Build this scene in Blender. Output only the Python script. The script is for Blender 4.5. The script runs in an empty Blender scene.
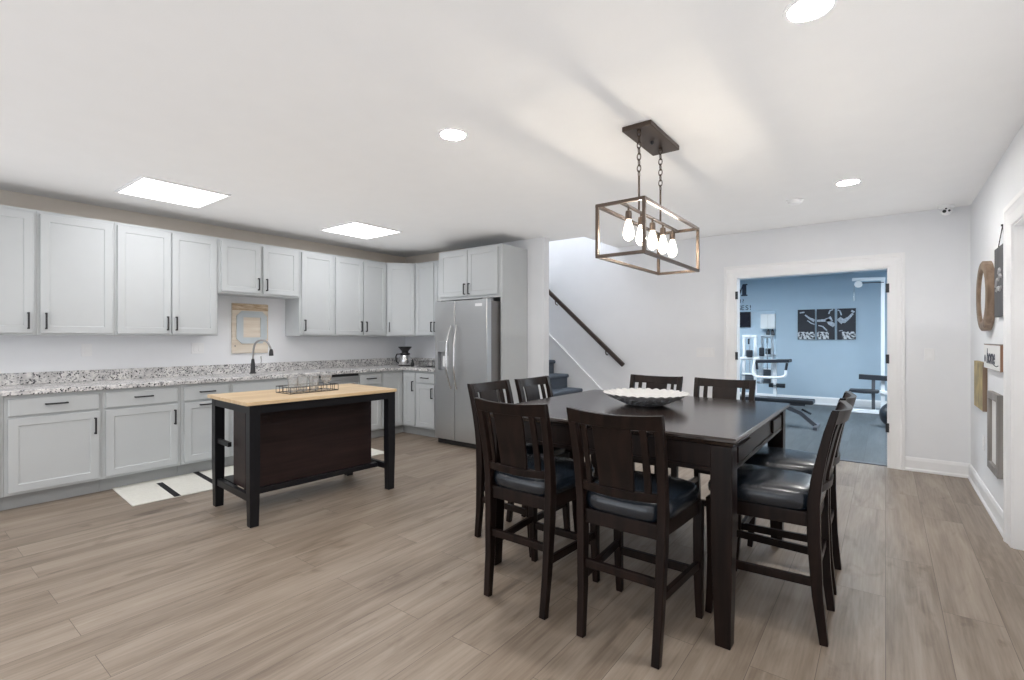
import bpy, bmesh, math, random
from mathutils import Vector, Matrix
from math import radians as R, pi, sin, cos

random.seed(7)
sc = bpy.context.scene
COL = sc.collection

# ------------------------------------------------------------------ camera, world, exposure
W_PX, H_PX, F_PX = 1024.0, 680.0, 492.0
cam_d = bpy.data.cameras.new('camera'); cam = bpy.data.objects.new('camera', cam_d); COL.objects.link(cam)
cam_d.sensor_width = 36.0; cam_d.lens = F_PX / W_PX * 36.0
cam_d.shift_y = -(340.0 - 338.0) / W_PX
cam_d.clip_start = 0.05
cam.location = (0, 0, 1.30); cam.rotation_euler = (R(90), 0, R(37.2))
sc.camera = cam
world = bpy.data.worlds.new('world'); sc.world = world; world.use_nodes = True
world.node_tree.nodes['Background'].inputs[0].default_value = (0.80, 0.87, 1.0, 1)
world.node_tree.nodes['Background'].inputs[1].default_value = 0.6
sc.view_settings.view_transform = 'Standard'; sc.view_settings.look = 'None'
sc.view_settings.gamma = 1.0; sc.view_settings.use_curve_mapping = False
sc.view_settings.exposure = 0.63

CEIL = 2.53
BULB_E, CAN_E, PANEL_E, GYM_E, STAIR_E = 300.0, 195.0, 6.8, 17.5, 20.0
def area_light(name, loc, rot, sx, sy, power, col):
    d = bpy.data.lights.new(name, 'AREA'); d.shape = 'RECTANGLE'; d.size = sx; d.size_y = sy
    d.energy = power; d.color = col
    o = bpy.data.objects.new(name, d); COL.objects.link(o); o.location = loc; o.rotation_euler = rot
    return o
# fill lamp added unseen behind the camera, shining in through the rear opening
area_light('rear_fill', (-2.6, -3.15, 1.25), (R(90), 0, 0), 5.6, 2.2, 25, (0.93, 0.96, 1.0))
# second added unseen lamp, low and tilted up to brighten the ceiling
area_light('rear_up_fill', (-2.6, -3.3, 0.15), (R(140), 0, 0), 5.6, 1.4, 25, (1.0, 0.99, 0.97))
# fill lamp added in mid-air, facing up to brighten the ceiling
area_light('ceiling_fill', (-2.35, 2.6, 1.36), (R(180), 0, 0), 6.2, 7.6, 34, (0.985, 0.99, 1.0)).data.spread = R(90)

# ------------------------------------------------------------------ materials
def new_mat(name):
    m = bpy.data.materials.new(name); m.use_nodes = True
    nt = m.node_tree; b = nt.nodes['Principled BSDF']
    return m, nt, b
def N(nt, t, **kw):
    n = nt.nodes.new(t)
    for k, v in kw.items(): setattr(n, k, v)
    return n
def ramp(nt, stops):
    r = N(nt, 'ShaderNodeValToRGB')
    e = r.color_ramp.elements
    while len(e) < len(stops): e.new(0.5)
    for i, (p, c) in enumerate(stops):
        e[i].position = p; e[i].color = (*c, 1) if len(c) == 3 else c
    return r
def paint(name, col, rough=0.5, metal=0.0, var=0.03, scale=6.0, bump=0.0, bscale=200.0, spec=0.5, coat=0.0):
    m, nt, b = new_mat(name)
    tc = N(nt, 'ShaderNodeTexCoord'); nz = N(nt, 'ShaderNodeTexNoise'); nz.inputs['Scale'].default_value = scale
    nz.inputs['Detail'].default_value = 4
    nt.links.new(tc.outputs['Object'], nz.inputs['Vector'])
    lo = tuple(max(0, c * (1 - var)) for c in col); hi = tuple(min(1, c * (1 + var)) for c in col)
    r = ramp(nt, [(0.3, lo), (0.7, hi)])
    nt.links.new(nz.outputs['Fac'], r.inputs['Fac']); nt.links.new(r.outputs['Color'], b.inputs['Base Color'])
    b.inputs['Roughness'].default_value = rough; b.inputs['Metallic'].default_value = metal
    b.inputs['Specular IOR Level'].default_value = spec
    if coat: b.inputs['Coat Weight'].default_value = coat; b.inputs['Coat Roughness'].default_value = 0.15
    if bump:
        n2 = N(nt, 'ShaderNodeTexNoise'); n2.inputs['Scale'].default_value = bscale
        nt.links.new(tc.outputs['Object'], n2.inputs['Vector'])
        bp = N(nt, 'ShaderNodeBump'); bp.inputs['Strength'].default_value = bump; bp.inputs['Distance'].default_value = 0.01
        nt.links.new(n2.outputs['Fac'], bp.inputs['Height']); nt.links.new(bp.outputs['Normal'], b.inputs['Normal'])
    return m
def emit(name, col, strength):
    m = bpy.data.materials.new(name); m.use_nodes = True; nt = m.node_tree
    nt.nodes.clear(); e = N(nt, 'ShaderNodeEmission'); o = N(nt, 'ShaderNodeOutputMaterial')
    e.inputs[0].default_value = (*col, 1); e.inputs[1].default_value = strength
    nt.links.new(e.outputs[0], o.inputs[0]); return m
def wood(name, c0, c1, axis='Y', stretch=12.0, scale=9.0, rough=0.45, coat=0.0, spec=0.5):
    m, nt, b = new_mat(name); b.inputs['Specular IOR Level'].default_value = spec
    tc = N(nt, 'ShaderNodeTexCoord'); mp = N(nt, 'ShaderNodeMapping')
    s = [stretch, stretch, stretch]; s['XYZ'.index(axis)] = 1.0; mp.inputs['Scale'].default_value = s
    nz = N(nt, 'ShaderNodeTexNoise'); nz.inputs['Scale'].default_value = scale / 4; nz.inputs['Detail'].default_value = 8
    nz.inputs['Distortion'].default_value = 0.4
    nt.links.new(tc.outputs['Object'], mp.inputs['Vector']); nt.links.new(mp.outputs['Vector'], nz.inputs['Vector'])
    r = ramp(nt, [(0.3, c0), (0.7, c1)])
    nt.links.new(nz.outputs['Fac'], r.inputs['Fac']); nt.links.new(r.outputs['Color'], b.inputs['Base Color'])
    b.inputs['Roughness'].default_value = rough
    if coat: b.inputs['Coat Weight'].default_value = coat; b.inputs['Coat Roughness'].default_value = 0.12
    return m
def planks(name, stops, seam, pw=0.185, pl=1.5, rough=0.42, knots=False):
    m, nt, b = new_mat(name); L = nt.links.new
    tc = N(nt, 'ShaderNodeTexCoord'); mp = N(nt, 'ShaderNodeMapping'); mp.inputs['Rotation'].default_value = (0, 0, R(90))
    L(tc.outputs['Object'], mp.inputs['Vector'])
    br = N(nt, 'ShaderNodeTexBrick'); br.offset = 0.37; br.offset_frequency = 2
    br.inputs['Color1'].default_value = (0, 0, 0, 1); br.inputs['Color2'].default_value = (1, 1, 1, 1)
    br.inputs['Mortar'].default_value = (0.5, 0.5, 0.5, 1)
    br.inputs['Scale'].default_value = 1.0; br.inputs['Mortar Size'].default_value = 0.0012; br.inputs['Mortar Smooth'].default_value = 0.3
    br.inputs['Brick Width'].default_value = pl; br.inputs['Row Height'].default_value = pw
    L(mp.outputs['Vector'], br.inputs['Vector'])
    # long streaks along the board (world Y), a different stretch of grain on every board
    m2 = N(nt, 'ShaderNodeMapping'); m2.inputs['Scale'].default_value = (7.0, 0.75, 1.0); L(tc.outputs['Object'], m2.inputs['Vector'])
    mul = N(nt, 'ShaderNodeMath', operation='MULTIPLY'); mul.inputs[1].default_value = 37.0; L(br.outputs['Color'], mul.inputs[0])
    n1 = N(nt, 'ShaderNodeTexNoise', noise_dimensions='4D'); n1.inputs['Scale'].default_value = 1.3; n1.inputs['Detail'].default_value = 7
    n1.inputs['Roughness'].default_value = 0.62; n1.inputs['Distortion'].default_value = 0.7
    L(m2.outputs['Vector'], n1.inputs['Vector']); L(mul.outputs[0], n1.inputs['W'])
    m3 = N(nt, 'ShaderNodeMapping'); m3.inputs['Scale'].default_value = (60.0, 2.2, 1.0); L(tc.outputs['Object'], m3.inputs['Vector'])
    n2 = N(nt, 'ShaderNodeTexNoise', noise_dimensions='4D'); n2.inputs['Scale'].default_value = 1.5; n2.inputs['Detail'].default_value = 5
    L(m3.outputs['Vector'], n2.inputs['Vector']); L(mul.outputs[0], n2.inputs['W'])
    mx = N(nt, 'ShaderNodeMix', data_type='FLOAT'); mx.inputs[0].default_value = 0.30
    L(n1.outputs['Fac'], mx.inputs[2]); L(n2.outputs['Fac'], mx.inputs[3])
    sh = N(nt, 'ShaderNodeMath', operation='MULTIPLY_ADD'); sh.inputs[1].default_value = 0.09; sh.inputs[2].default_value = -0.045
    L(br.outputs['Color'], sh.inputs[0])
    ad = N(nt, 'ShaderNodeMath', operation='ADD'); L(mx.outputs[0], ad.inputs[0]); L(sh.outputs[0], ad.inputs[1])
    if knots:   # darker knots and blotches lying along the grain
        m4 = N(nt, 'ShaderNodeMapping'); m4.inputs['Scale'].default_value = (5.5, 2.0, 1.0); L(tc.outputs['Object'], m4.inputs['Vector'])
        n3 = N(nt, 'ShaderNodeTexNoise', noise_dimensions='4D'); n3.inputs['Scale'].default_value = 1.1; n3.inputs['Detail'].default_value = 4; n3.inputs['Distortion'].default_value = 1.4
        L(m4.outputs['Vector'], n3.inputs['Vector']); L(mul.outputs[0], n3.inputs['W'])
        mr_ = N(nt, 'ShaderNodeMapRange'); mr_.inputs[1].default_value = 0.60; mr_.inputs[2].default_value = 0.80; mr_.inputs[3].default_value = 0.0; mr_.inputs[4].default_value = -0.22
        L(n3.outputs['Fac'], mr_.inputs[0])
        ad2 = N(nt, 'ShaderNodeMath', operation='ADD'); L(ad.outputs[0], ad2.inputs[0]); L(mr_.outputs[0], ad2.inputs[1]); ad = ad2
    r = ramp(nt, stops); L(ad.outputs[0], r.inputs['Fac'])
    mc = N(nt, 'ShaderNodeMix', data_type='RGBA'); mc.inputs[7].default_value = (*seam, 1)
    L(br.outputs['Fac'], mc.inputs[0]); L(r.outputs['Color'], mc.inputs[6]); L(mc.outputs[2], b.inputs['Base Color'])
    b.inputs['Roughness'].default_value = rough
    bp = N(nt, 'ShaderNodeBump'); bp.inputs['Strength'].default_value = 0.12; bp.inputs['Distance'].default_value = 0.004
    L(n2.outputs['Fac'], bp.inputs['Height']); L(bp.outputs['Normal'], b.inputs['Normal'])
    return m
def granite():
    m, nt, b = new_mat('granite'); L = nt.links.new
    tc = N(nt, 'ShaderNodeTexCoord')
    v = N(nt, 'ShaderNodeTexVoronoi'); v.inputs['Scale'].default_value = 105; v.inputs['Randomness'].default_value = 1; L(tc.outputs['Object'], v.inputs['Vector'])
    sp = N(nt, 'ShaderNodeSeparateColor'); L(v.outputs['Color'], sp.inputs[0])
    r1 = ramp(nt, [(0.0, (0.02, 0.02, 0.025)), (0.07, (0.05, 0.05, 0.055)), (0.11, (0.30, 0.30, 0.31)), (0.25, (0.55, 0.55, 0.55)), (0.38, (0.80, 0.78, 0.77)), (1.0, (0.84, 0.83, 0.81))])
    L(sp.outputs[0], r1.inputs['Fac'])
    nz = N(nt, 'ShaderNodeTexNoise'); nz.inputs['Scale'].default_value = 14; nz.inputs['Detail'].default_value = 3; L(tc.outputs['Object'], nz.inputs['Vector'])
    r2 = ramp(nt, [(0.40, (0.72, 0.72, 0.73)), (0.60, (1, 1, 1))]); L(nz.outputs['Fac'], r2.inputs['Fac'])
    mx = N(nt, 'ShaderNodeMix', data_type='RGBA', blend_type='MULTIPLY'); mx.inputs[0].default_value = 1
    L(r1.outputs['Color'], mx.inputs[6]); L(r2.outputs['Color'], mx.inputs[7]); L(mx.outputs[2], b.inputs['Base Color'])
    b.inputs['Roughness'].default_value = 0.22; return m
def steel(name, col=(0.56, 0.57, 0.58), rough=0.34, axis='Z'):
    m, nt, b = new_mat(name); L = nt.links.new
    tc = N(nt, 'ShaderNodeTexCoord'); mp = N(nt, 'ShaderNodeMapping')
    s = [160.0, 160.0, 160.0]; s['XYZ'.index(axis)] = 1.5; mp.inputs['Scale'].default_value = s
    nz = N(nt, 'ShaderNodeTexNoise'); nz.inputs['Scale'].default_value = 2.0; nz.inputs['Detail'].default_value = 2
    L(tc.outputs['Object'], mp.inputs['Vector']); L(mp.outputs['Vector'], nz.inputs['Vector'])
    r = ramp(nt, [(0.2, tuple(c * 0.94 for c in col)), (0.8, col)]); L(nz.outputs['Fac'], r.inputs['Fac']); L(r.outputs['Color'], b.inputs['Base Color'])
    b.inputs['Metallic'].default_value = 0.95; b.inputs['Roughness'].default_value = rough; return m
def glass(name, tint=(0.975, 0.98, 0.98), glow=None):
    m = bpy.data.materials.new(name); m.use_nodes = True; nt = m.node_tree; nt.nodes.clear(); L = nt.links.new
    o = N(nt, 'ShaderNodeOutputMaterial'); t = N(nt, 'ShaderNodeBsdfTransparent'); g = N(nt, 'ShaderNodeBsdfGlossy'); g.inputs['Roughness'].default_value = 0.03
    tc = N(nt, 'ShaderNodeTexCoord'); nz = N(nt, 'ShaderNodeTexNoise'); nz.inputs['Scale'].default_value = 8; L(tc.outputs['Object'], nz.inputs['Vector'])
    r = ramp(nt, [(0.3, tuple(c * 0.985 for c in tint)), (0.7, tint)]); L(nz.outputs['Fac'], r.inputs['Fac']); L(r.outputs['Color'], t.inputs[0])
    fr_ = N(nt, 'ShaderNodeFresnel'); fr_.inputs[0].default_value = 1.18; mx = N(nt, 'ShaderNodeMixShader')
    L(fr_.outputs[0], mx.inputs[0]); L(t.outputs[0], mx.inputs[1]); L(g.outputs[0], mx.inputs[2])
    if glow:
        e = N(nt, 'ShaderNodeEmission'); e.inputs[0].default_value = (*glow[0], 1); e.inputs[1].default_value = glow[1]
        ad = N(nt, 'ShaderNodeAddShader'); L(mx.outputs[0], ad.inputs[0]); L(e.outputs[0], ad.inputs[1]); L(ad.outputs[0], o.inputs[0])
    else:   # a faint milky body so the glass reads white against the room
        df = N(nt, 'ShaderNodeBsdfTranslucent'); d2_ = N(nt, 'ShaderNodeBsdfDiffuse'); m2_ = N(nt, 'ShaderNodeMixShader'); m3_ = N(nt, 'ShaderNodeMixShader')
        L(df.outputs[0], m2_.inputs[1]); L(d2_.outputs[0], m2_.inputs[2]); m3_.inputs[0].default_value = 0.16
        L(mx.outputs[0], m3_.inputs[1]); L(m2_.outputs[0], m3_.inputs[2]); L(m3_.outputs[0], o.inputs[0])
    return m

M = {}
M['wall'] = paint('wall_paint', (0.845, 0.86, 0.885), 0.75, var=0.008, bump=0.03, bscale=260)
M['ceiling'] = paint('ceiling_paint', (0.80, 0.80, 0.80), 0.85, var=0.008, bump=0.05, bscale=180)
M['trim'] = paint('white_trim', (0.90, 0.905, 0.915), 0.4, var=0.01)
M['cab'] = paint('cabinet_paint', (0.545, 0.568, 0.578), 0.38, var=0.012)
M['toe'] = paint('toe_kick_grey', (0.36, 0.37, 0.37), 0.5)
M['black'] = paint('black_metal', (0.022, 0.022, 0.025), 0.38, spec=0.5)
M['bronze'] = paint('bronze_metal', (0.085, 0.062, 0.048), 0.38, metal=0.6, var=0.08)
M['floor'] = planks('floor_planks', [(0.24, (0.100, 0.072, 0.052)), (0.42, (0.215, 0.168, 0.128)), (0.54, (0.292, 0.236, 0.186)), (0.72, (0.385, 0.325, 0.266))], (0.10, 0.075, 0.058), pw=0.215, pl=1.55, knots=True)
M['gymfloor'] = planks('gym_floor_planks', [(0.25, (0.042, 0.052, 0.060)), (0.5, (0.075, 0.088, 0.098)), (0.75, (0.115, 0.130, 0.140))], (0.03, 0.035, 0.04), rough=0.5)
M['granite'] = granite()
M['dark'] = wood('espresso_wood', (0.005, 0.0028, 0.0024), (0.016, 0.0082, 0.0062), 'Z', rough=0.34, spec=0.20)
M['darktop'] = wood('espresso_wood_top', (0.012, 0.007, 0.0055), (0.026, 0.015, 0.011), 'X', rough=0.20, spec=0.6, coat=0.2)
M['leather'] = paint('black_leather', (0.007, 0.011, 0.017), 0.27, var=0.15, bump=0.08, bscale=90, spec=0.6, coat=0.15)
M['islandblack'] = paint('island_black_wood', (0.008, 0.008, 0.010), 0.38, var=0.1, spec=0.28)
M['islandpanel'] = wood('island_brown_panel', (0.012, 0.007, 0.007), (0.027, 0.014, 0.013), 'Y', rough=0.40, spec=0.3)
M['butcher'] = wood('butcher_block', (0.56, 0.39, 0.22), (0.70, 0.53, 0.33), 'Y', stretch=10, rough=0.45)
M['steel'] = steel('brushed_steel', axis='X')
M['steelside'] = paint('fridge_side_grey', (0.23, 0.22, 0.22), 0.45, metal=0.3)
M['chrome'] = steel('polished_steel', (0.72, 0.72, 0.72), 0.2)
M['faucet'] = steel('faucet_steel', (0.36, 0.35, 0.34), 0.32)
M['dkplastic'] = paint('black_plastic', (0.015, 0.015, 0.016), 0.35)
M['greyplastic'] = paint('grey_plastic', (0.30, 0.31, 0.32), 0.4)
M['whiteplastic'] = paint('white_plastic', (0.88, 0.885, 0.895), 0.4, var=0.01)
M['carpet'] = paint('grey_blue_carpet', (0.125, 0.15, 0.185), 0.95, var=0.25, scale=120, bump=0.6, bscale=400, spec=0.1)
M['rail'] = wood('brown_handrail_wood', (0.028, 0.017, 0.013), (0.055, 0.034, 0.025), 'X', rough=0.35)
M['rugwhite'] = paint('cream_rug', (0.76, 0.75, 0.69), 0.95, var=0.04, scale=60, bump=0.3, bscale=500, spec=0.1)
M['rugblack'] = paint('rug_black', (0.03, 0.03, 0.032), 0.95, var=0.1, bump=0.3, bscale=500, spec=0.1)
M['glass'] = glass('clear_glass')
M['silver'] = paint('hammered_silver', (0.58, 0.59, 0.61), 0.38, metal=0.25, var=0.40, scale=45)
M['pearl'] = paint('pearl_white_enamel', (0.58, 0.58, 0.58), 0.35, var=0.03, bump=0.2, bscale=60)
M['boardwood'] = wood('whitewashed_wood', (0.66, 0.56, 0.45), (0.80, 0.73, 0.63), 'X', rough=0.6)
M['boardband'] = wood('scorched_wood', (0.38, 0.25, 0.14), (0.74, 0.62, 0.47), 'X', stretch=4, scale=40, rough=0.6)
M['oletter'] = paint('grey_blue_paint', (0.52, 0.57, 0.60), 0.6, var=0.06)
M['mirrorwood'] = wood('brown_mirror_wood', (0.13, 0.085, 0.055), (0.26, 0.185, 0.13), 'Z', rough=0.6)
M['mirror'] = paint('mirror_silver', (0.93, 0.94, 0.95), 0.01, metal=1.0, var=0.002)
M['slate'] = wood('slate_sign_wood', (0.045, 0.045, 0.048), (0.085, 0.082, 0.082), 'Z', rough=0.6)
M['ink'] = paint('navy_ink', (0.012, 0.018, 0.04), 0.6)
M['chalk'] = paint('chalk_white', (0.42, 0.42, 0.43), 0.8)
M['signwhite'] = paint('sign_white', (0.84, 0.84, 0.83), 0.6, var=0.01)
M['signbrown'] = wood('sign_brown_wood', (0.24, 0.125, 0.075), (0.33, 0.19, 0.12), 'Z', rough=0.6)
M['gold'] = paint('gold_leaf_canvas', (0.36, 0.27, 0.10), 0.5, var=0.45, scale=9, metal=0.1)
M['framegrey'] = wood('weathered_grey_wood', (0.20, 0.185, 0.175), (0.32, 0.30, 0.285), 'Z', rough=0.7)
M['gymwall'] = paint('gym_blue_paint', (0.43, 0.535, 0.625), 0.75, var=0.01)
M['gymceil'] = paint('gym_ceiling_paint', (0.62, 0.72, 0.80), 0.8, var=0.01)
M['gymwhite'] = paint('white_powder_coat', (0.80, 0.83, 0.86), 0.35, var=0.01)
M['gymblack'] = paint('black_vinyl', (0.016, 0.02, 0.028), 0.4, var=0.1)
M['gymsteel'] = paint('dark_grey_frame', (0.10, 0.105, 0.12), 0.4, metal=0.3)
M['tv'] = paint('tv_screen', (0.012, 0.010, 0.016), 0.15)
M['print'] = paint('print_black', (0.022, 0.022, 0.030), 0.6, var=0.2, scale=4)
M['printgrey'] = paint('print_grey', (0.42, 0.46, 0.52), 0.6, var=0.3, scale=30)
def crowd_mat():
    m, nt, b = new_mat('print_crowd'); L = nt.links.new
    tc = N(nt, 'ShaderNodeTexCoord'); nz = N(nt, 'ShaderNodeTexNoise'); nz.inputs['Scale'].default_value = 26; nz.inputs['Detail'].default_value = 3
    L(tc.outputs['Object'], nz.inputs['Vector']); r = ramp(nt, [(0.42, (0.03, 0.03, 0.04)), (0.55, (0.62, 0.64, 0.66))])
    L(nz.outputs['Fac'], r.inputs['Fac']); L(r.outputs['Color'], b.inputs['Base Color']); b.inputs['Roughness'].default_value = 0.6; return m
M['crowd'] = crowd_mat()
M['bulbglass'] = glass('bulb_glass', (0.99, 0.98, 0.96), ((1.0, 0.90, 0.76), 1.6))
M['bulb'] = emit('bulb_glow', (1.0, 0.88, 0.72), BULB_E)
M['can'] = emit('downlight_glow', (1.0, 0.965, 0.93), CAN_E)
M['panelglow'] = emit('panel_glow', (0.98, 0.98, 1.0), PANEL_E)
M['gymglow'] = emit('gym_panel_glow', (0.86, 0.94, 1.0), GYM_E)
M['stairglow'] = emit('stair_lamp_glow', (0.95, 0.97, 1.0), STAIR_E)

# ------------------------------------------------------------------ mesh helpers
class MB:
    def __init__(s): s.bm = bmesh.new()
    def poly(s, vs, faces):
        v = [s.bm.verts.new(p) for p in vs]
        for f in faces:
            try: s.bm.faces.new([v[i] for i in f])
            except ValueError: pass
        return s
    def box(s, x0, x1, y0, y1, z0, z1):
        x0, x1 = sorted((x0, x1)); y0, y1 = sorted((y0, y1)); z0, z1 = sorted((z0, z1))
        vs = [(x, y, z) for z in (z0, z1) for y in (y0, y1) for x in (x0, x1)]
        return s.poly(vs, [(0, 2, 3, 1), (4, 5, 7, 6), (0, 1, 5, 4), (2, 6, 7, 3), (0, 4, 6, 2), (1, 3, 7, 5)])
    def prism(s, pts, axis, d0, d1):
        """polygon of 2-D points extruded along axis: X -> (y,z), Y -> (x,z), Z -> (x,y)"""
        f = {'X': lambda p, d: (d, p[0], p[1]), 'Y': lambda p, d: (p[0], d, p[1]), 'Z': lambda p, d: (p[0], p[1], d)}[axis]
        n = len(pts); a = [s.bm.verts.new(f(p, d0)) for p in pts]; b = [s.bm.verts.new(f(p, d1)) for p in pts]
        s.bm.faces.new(a); s.bm.faces.new(b[::-1])
        for i in range(n): s.bm.faces.new((a[i], b[i], b[(i + 1) % n], a[(i + 1) % n]))
        return s
    def loft(s, rings, caps=True, closed=False):
        vr = [[s.bm.verts.new(p) for p in r] for r in rings]; n = len(vr[0])
        pairs = list(zip(vr, vr[1:])) + ([(vr[-1], vr[0])] if closed else [])
        for a, b in pairs:
            for i in range(n): s.bm.faces.new((a[i], a[(i + 1) % n], b[(i + 1) % n], b[i]))
        if caps and not closed: s.bm.faces.new(vr[0][::-1]); s.bm.faces.new(vr[-1])
        return s
    def bar(s, pts, w, h, lat):
        """rectangular bar along pts; lat = lateral unit vector (width w); w,h numbers or lists"""
        lat = Vector(lat).normalized(); P = [Vector(p) for p in pts]; rings = []
        for i, p in enumerate(P):
            t = (P[min(i + 1, len(P) - 1)] - P[max(i - 1, 0)]).normalized()
            up = t.cross(lat).normalized(); la = lat
            ww = w[i] if isinstance(w, (list, tuple)) else w; hh = h[i] if isinstance(h, (list, tuple)) else h
            rings.append([p + la * ww / 2 + up * hh / 2, p - la * ww / 2 + up * hh / 2, p - la * ww / 2 - up * hh / 2, p + la * ww / 2 - up * hh / 2])
        return s.loft(rings)
    def tube(s, pts, r, seg=10, closed=False, smooth=0):
        P = [Vector(p) for p in pts]
        for _ in range(smooth):
            Q = [P[0]]
            for a, b in zip(P, P[1:]): Q += [a * 0.75 + b * 0.25, a * 0.25 + b * 0.75]
            P = Q + [P[-1]]
        n = len(P); rings = []; ref = None
        for i in range(n):
            t = (P[(i + 1) % n] - P[i - 1]) if closed else (P[min(i + 1, n - 1)] - P[max(i - 1, 0)])
            t.normalize()
            if ref is None: ref = Vector((0, 0, 1)) if abs(t.z) < 0.9 else Vector((1, 0, 0))
            u = (ref - t * ref.dot(t)).normalized(); ref = u; v = t.cross(u)
            rr = r[i] if isinstance(r, (list, tuple)) else r
            rings.append([P[i] + (u * cos(2 * pi * k / seg) + v * sin(2 * pi * k / seg)) * rr for k in range(seg)])
        return s.loft(rings, closed=closed)
    def lathe(s, prof, c=(0, 0, 0), seg=32, axis='Z', caps=True):
        rings = []
        for r, h in prof:
            ring = []
            for k in range(seg):
                a = 2 * pi * k / seg; x, y = r * cos(a), r * sin(a)
                p = {'Z': (x, y, h), 'X': (h, x, y), 'Y': (x, h, y)}[axis]
                ring.append((p[0] + c[0], p[1] + c[1], p[2] + c[2]))
            rings.append(ring)
        return s.loft(rings, caps=caps)
    def build(s, name, mat, parent=None, loc=None, bevel=0.0, smooth=35, seg=2, rot=None):
        bmesh.ops.recalc_face_normals(s.bm, faces=s.bm.faces)
        me = bpy.data.meshes.new(name); s.bm.to_mesh(me); s.bm.free()
        me.materials.append(mat)
        if smooth:
            me.shade_smooth(); me.set_sharp_from_angle(angle=R(smooth))
        o = bpy.data.objects.new(name, me); COL.objects.link(o)
        if parent: o.parent = parent
        if loc: o.location = loc
        if rot: o.rotation_euler = rot
        if bevel:
            b = o.modifiers.new('bevel', 'BEVEL'); b.width = bevel; b.segments = seg; b.limit_method = 'ANGLE'; b.angle_limit = R(40)
        return o
def tag(o, label=None, cat=None, group=None, kind=None):
    if label: o['label'] = label
    if cat: o['category'] = cat
    if group: o['group'] = group
    if kind: o['kind'] = kind
    return o
def empty(name, loc=(0, 0, 0), rz=0.0):
    o = bpy.data.objects.new(name, None); COL.objects.link(o); o.location = loc; o.rotation_euler = (0, 0, rz); o.empty_display_size = 0.1
    return o
def thing(name, label, cat, loc=(0, 0, 0), rz=0.0, group=None):
    return tag(empty(name, loc, rz), label, cat, group)
def kids(o): return [c for c in COL.objects if c.parent == o]
def copy_tree(o, parent=None):
    c = o.copy(); COL.objects.link(c)
    if parent: c.parent = parent
    for k in kids(o): copy_tree(k, c)
    return c
def box(name, mat, x0, x1, y0, y1, z0, z1, parent=None, bevel=0.0):
    return MB().box(x0, x1, y0, y1, z0, z1).build(name, mat, parent, bevel=bevel, smooth=0)
def text_mesh(name, s, mat, size, parent=None, loc=(0, 0, 0), rot=(0, 0, 0), bold=0.0, depth=0.001, shear=0.0, sx=1.0):
    cu = bpy.data.curves.new(name, 'FONT'); cu.body = s; cu.size = size; cu.offset = bold; cu.extrude = depth; cu.shear = shear
    t = bpy.data.objects.new(name + '_curve', cu); COL.objects.link(t)
    dg = bpy.context.evaluated_depsgraph_get(); me = bpy.data.meshes.new_from_object(t.evaluated_get(dg))
    bpy.data.objects.remove(t); bpy.data.curves.remove(cu)
    me.materials.clear(); me.materials.append(mat)
    o = bpy.data.objects.new(name, me); COL.objects.link(o); o.location = loc; o.rotation_euler = rot; o.scale = (sx, 1, 1)
    if parent: o.parent = parent
    return o

# ------------------------------------------------------------------ the setting
XL, XR, YF, YB = -5.84, 0.630, 6.21, -3.0      # left wall, right wall, far wall, wall behind camera
KB = 5.0                                        # wall behind the fridge
def S(o): return tag(o, kind='structure')
DX0, DX1, DZ = -1.403, 0.026, 2.015             # doorway to the gym
S(box('floor', M['floor'], XL - 0.7, XR + 0.2, YB - 0.2, YF + 0.06, -0.08, 0))
S(MB().prism([(XL, YB), (XR, YB), (XR, YF), (-2.916, YF), (-2.916, 5.29), (XL, 5.29)], 'Z', CEIL, CEIL + 0.12).build('ceiling', M['ceiling'], smooth=0))
S(box('wall_left', M['wall'], XL - 0.12, XL, YB, KB + 0.11, 0, CEIL))
S(box('wall_back', M['wall'], XL - 0.7, -3.307, KB, KB + 0.11, 0, CEIL))
S(MB().prism([(-6.6, 0), (DX0, 0), (DX0, DZ), (DX1, DZ), (DX1, 0), (XR + 0.12, 0), (XR + 0.12, CEIL), (-2.9, CEIL), (-2.9, 4.6), (-6.6, 4.6)], 'Y', YF, YF + 0.14).build('wall_far', M['wall'], smooth=0))
# right wall with a doorway near its far end
RY0, RY1 = 3.40, 4.30
S(MB().prism([(YB, 0), (RY0, 0), (RY0, 2.0), (RY1, 2.0), (RY1, 0), (YF, 0), (YF, CEIL), (YB, CEIL)], 'X', XR, XR + 0.12).build('wall_right', M['wall'], smooth=0))
# unseen wall behind the camera, its wide opening made up to let light in
S(MB().prism([(XL, 0), (-5.4, 0), (-5.4, 2.3), (0.2, 2.3), (0.2, 0), (XR, 0), (XR, CEIL), (XL, CEIL)], 'Y', YB - 0.12, YB).build('wall_rear', M['wall'], smooth=0))
# stair shaft above the ceiling opening
S(box('wall_shaft_near', M['wall'], -6.6, -2.9, 5.17, 5.29, CEIL + 0.12, 4.6))
S(box('wall_shaft_right', M['wall'], -2.916, -2.80, 5.29, YF, CEIL + 0.12, 4.6))
S(box('wall_shaft_left', M['wall'], -6.72, -6.6, KB + 0.11, YF, 0, 4.6))
S(box('ceiling_shaft', M['ceiling'], -6.6, -2.8, 5.17, YF + 0.14, 4.6, 4.7))

def baseboard(name, a, b, nrm, h=0.135):
    """moulded skirting from a to b on the floor, nrm = direction out of the wall"""
    a, b, n = Vector((*a, 0)), Vector((*b, 0)), Vector((*nrm, 0))
    prof = [(0, 0), (0.022, 0), (0.022, 0.018), (0.014, 0.03), (0.014, h - 0.03), (0.008, h - 0.008), (0.004, h), (0, h)]
    m = MB(); m.loft([[a + n * d + Vector((0, 0, z)) for d, z in prof], [b + n * d + Vector((0, 0, z)) for d, z in prof]])
    return S(m.build(name, M['trim'], smooth=0))
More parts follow.
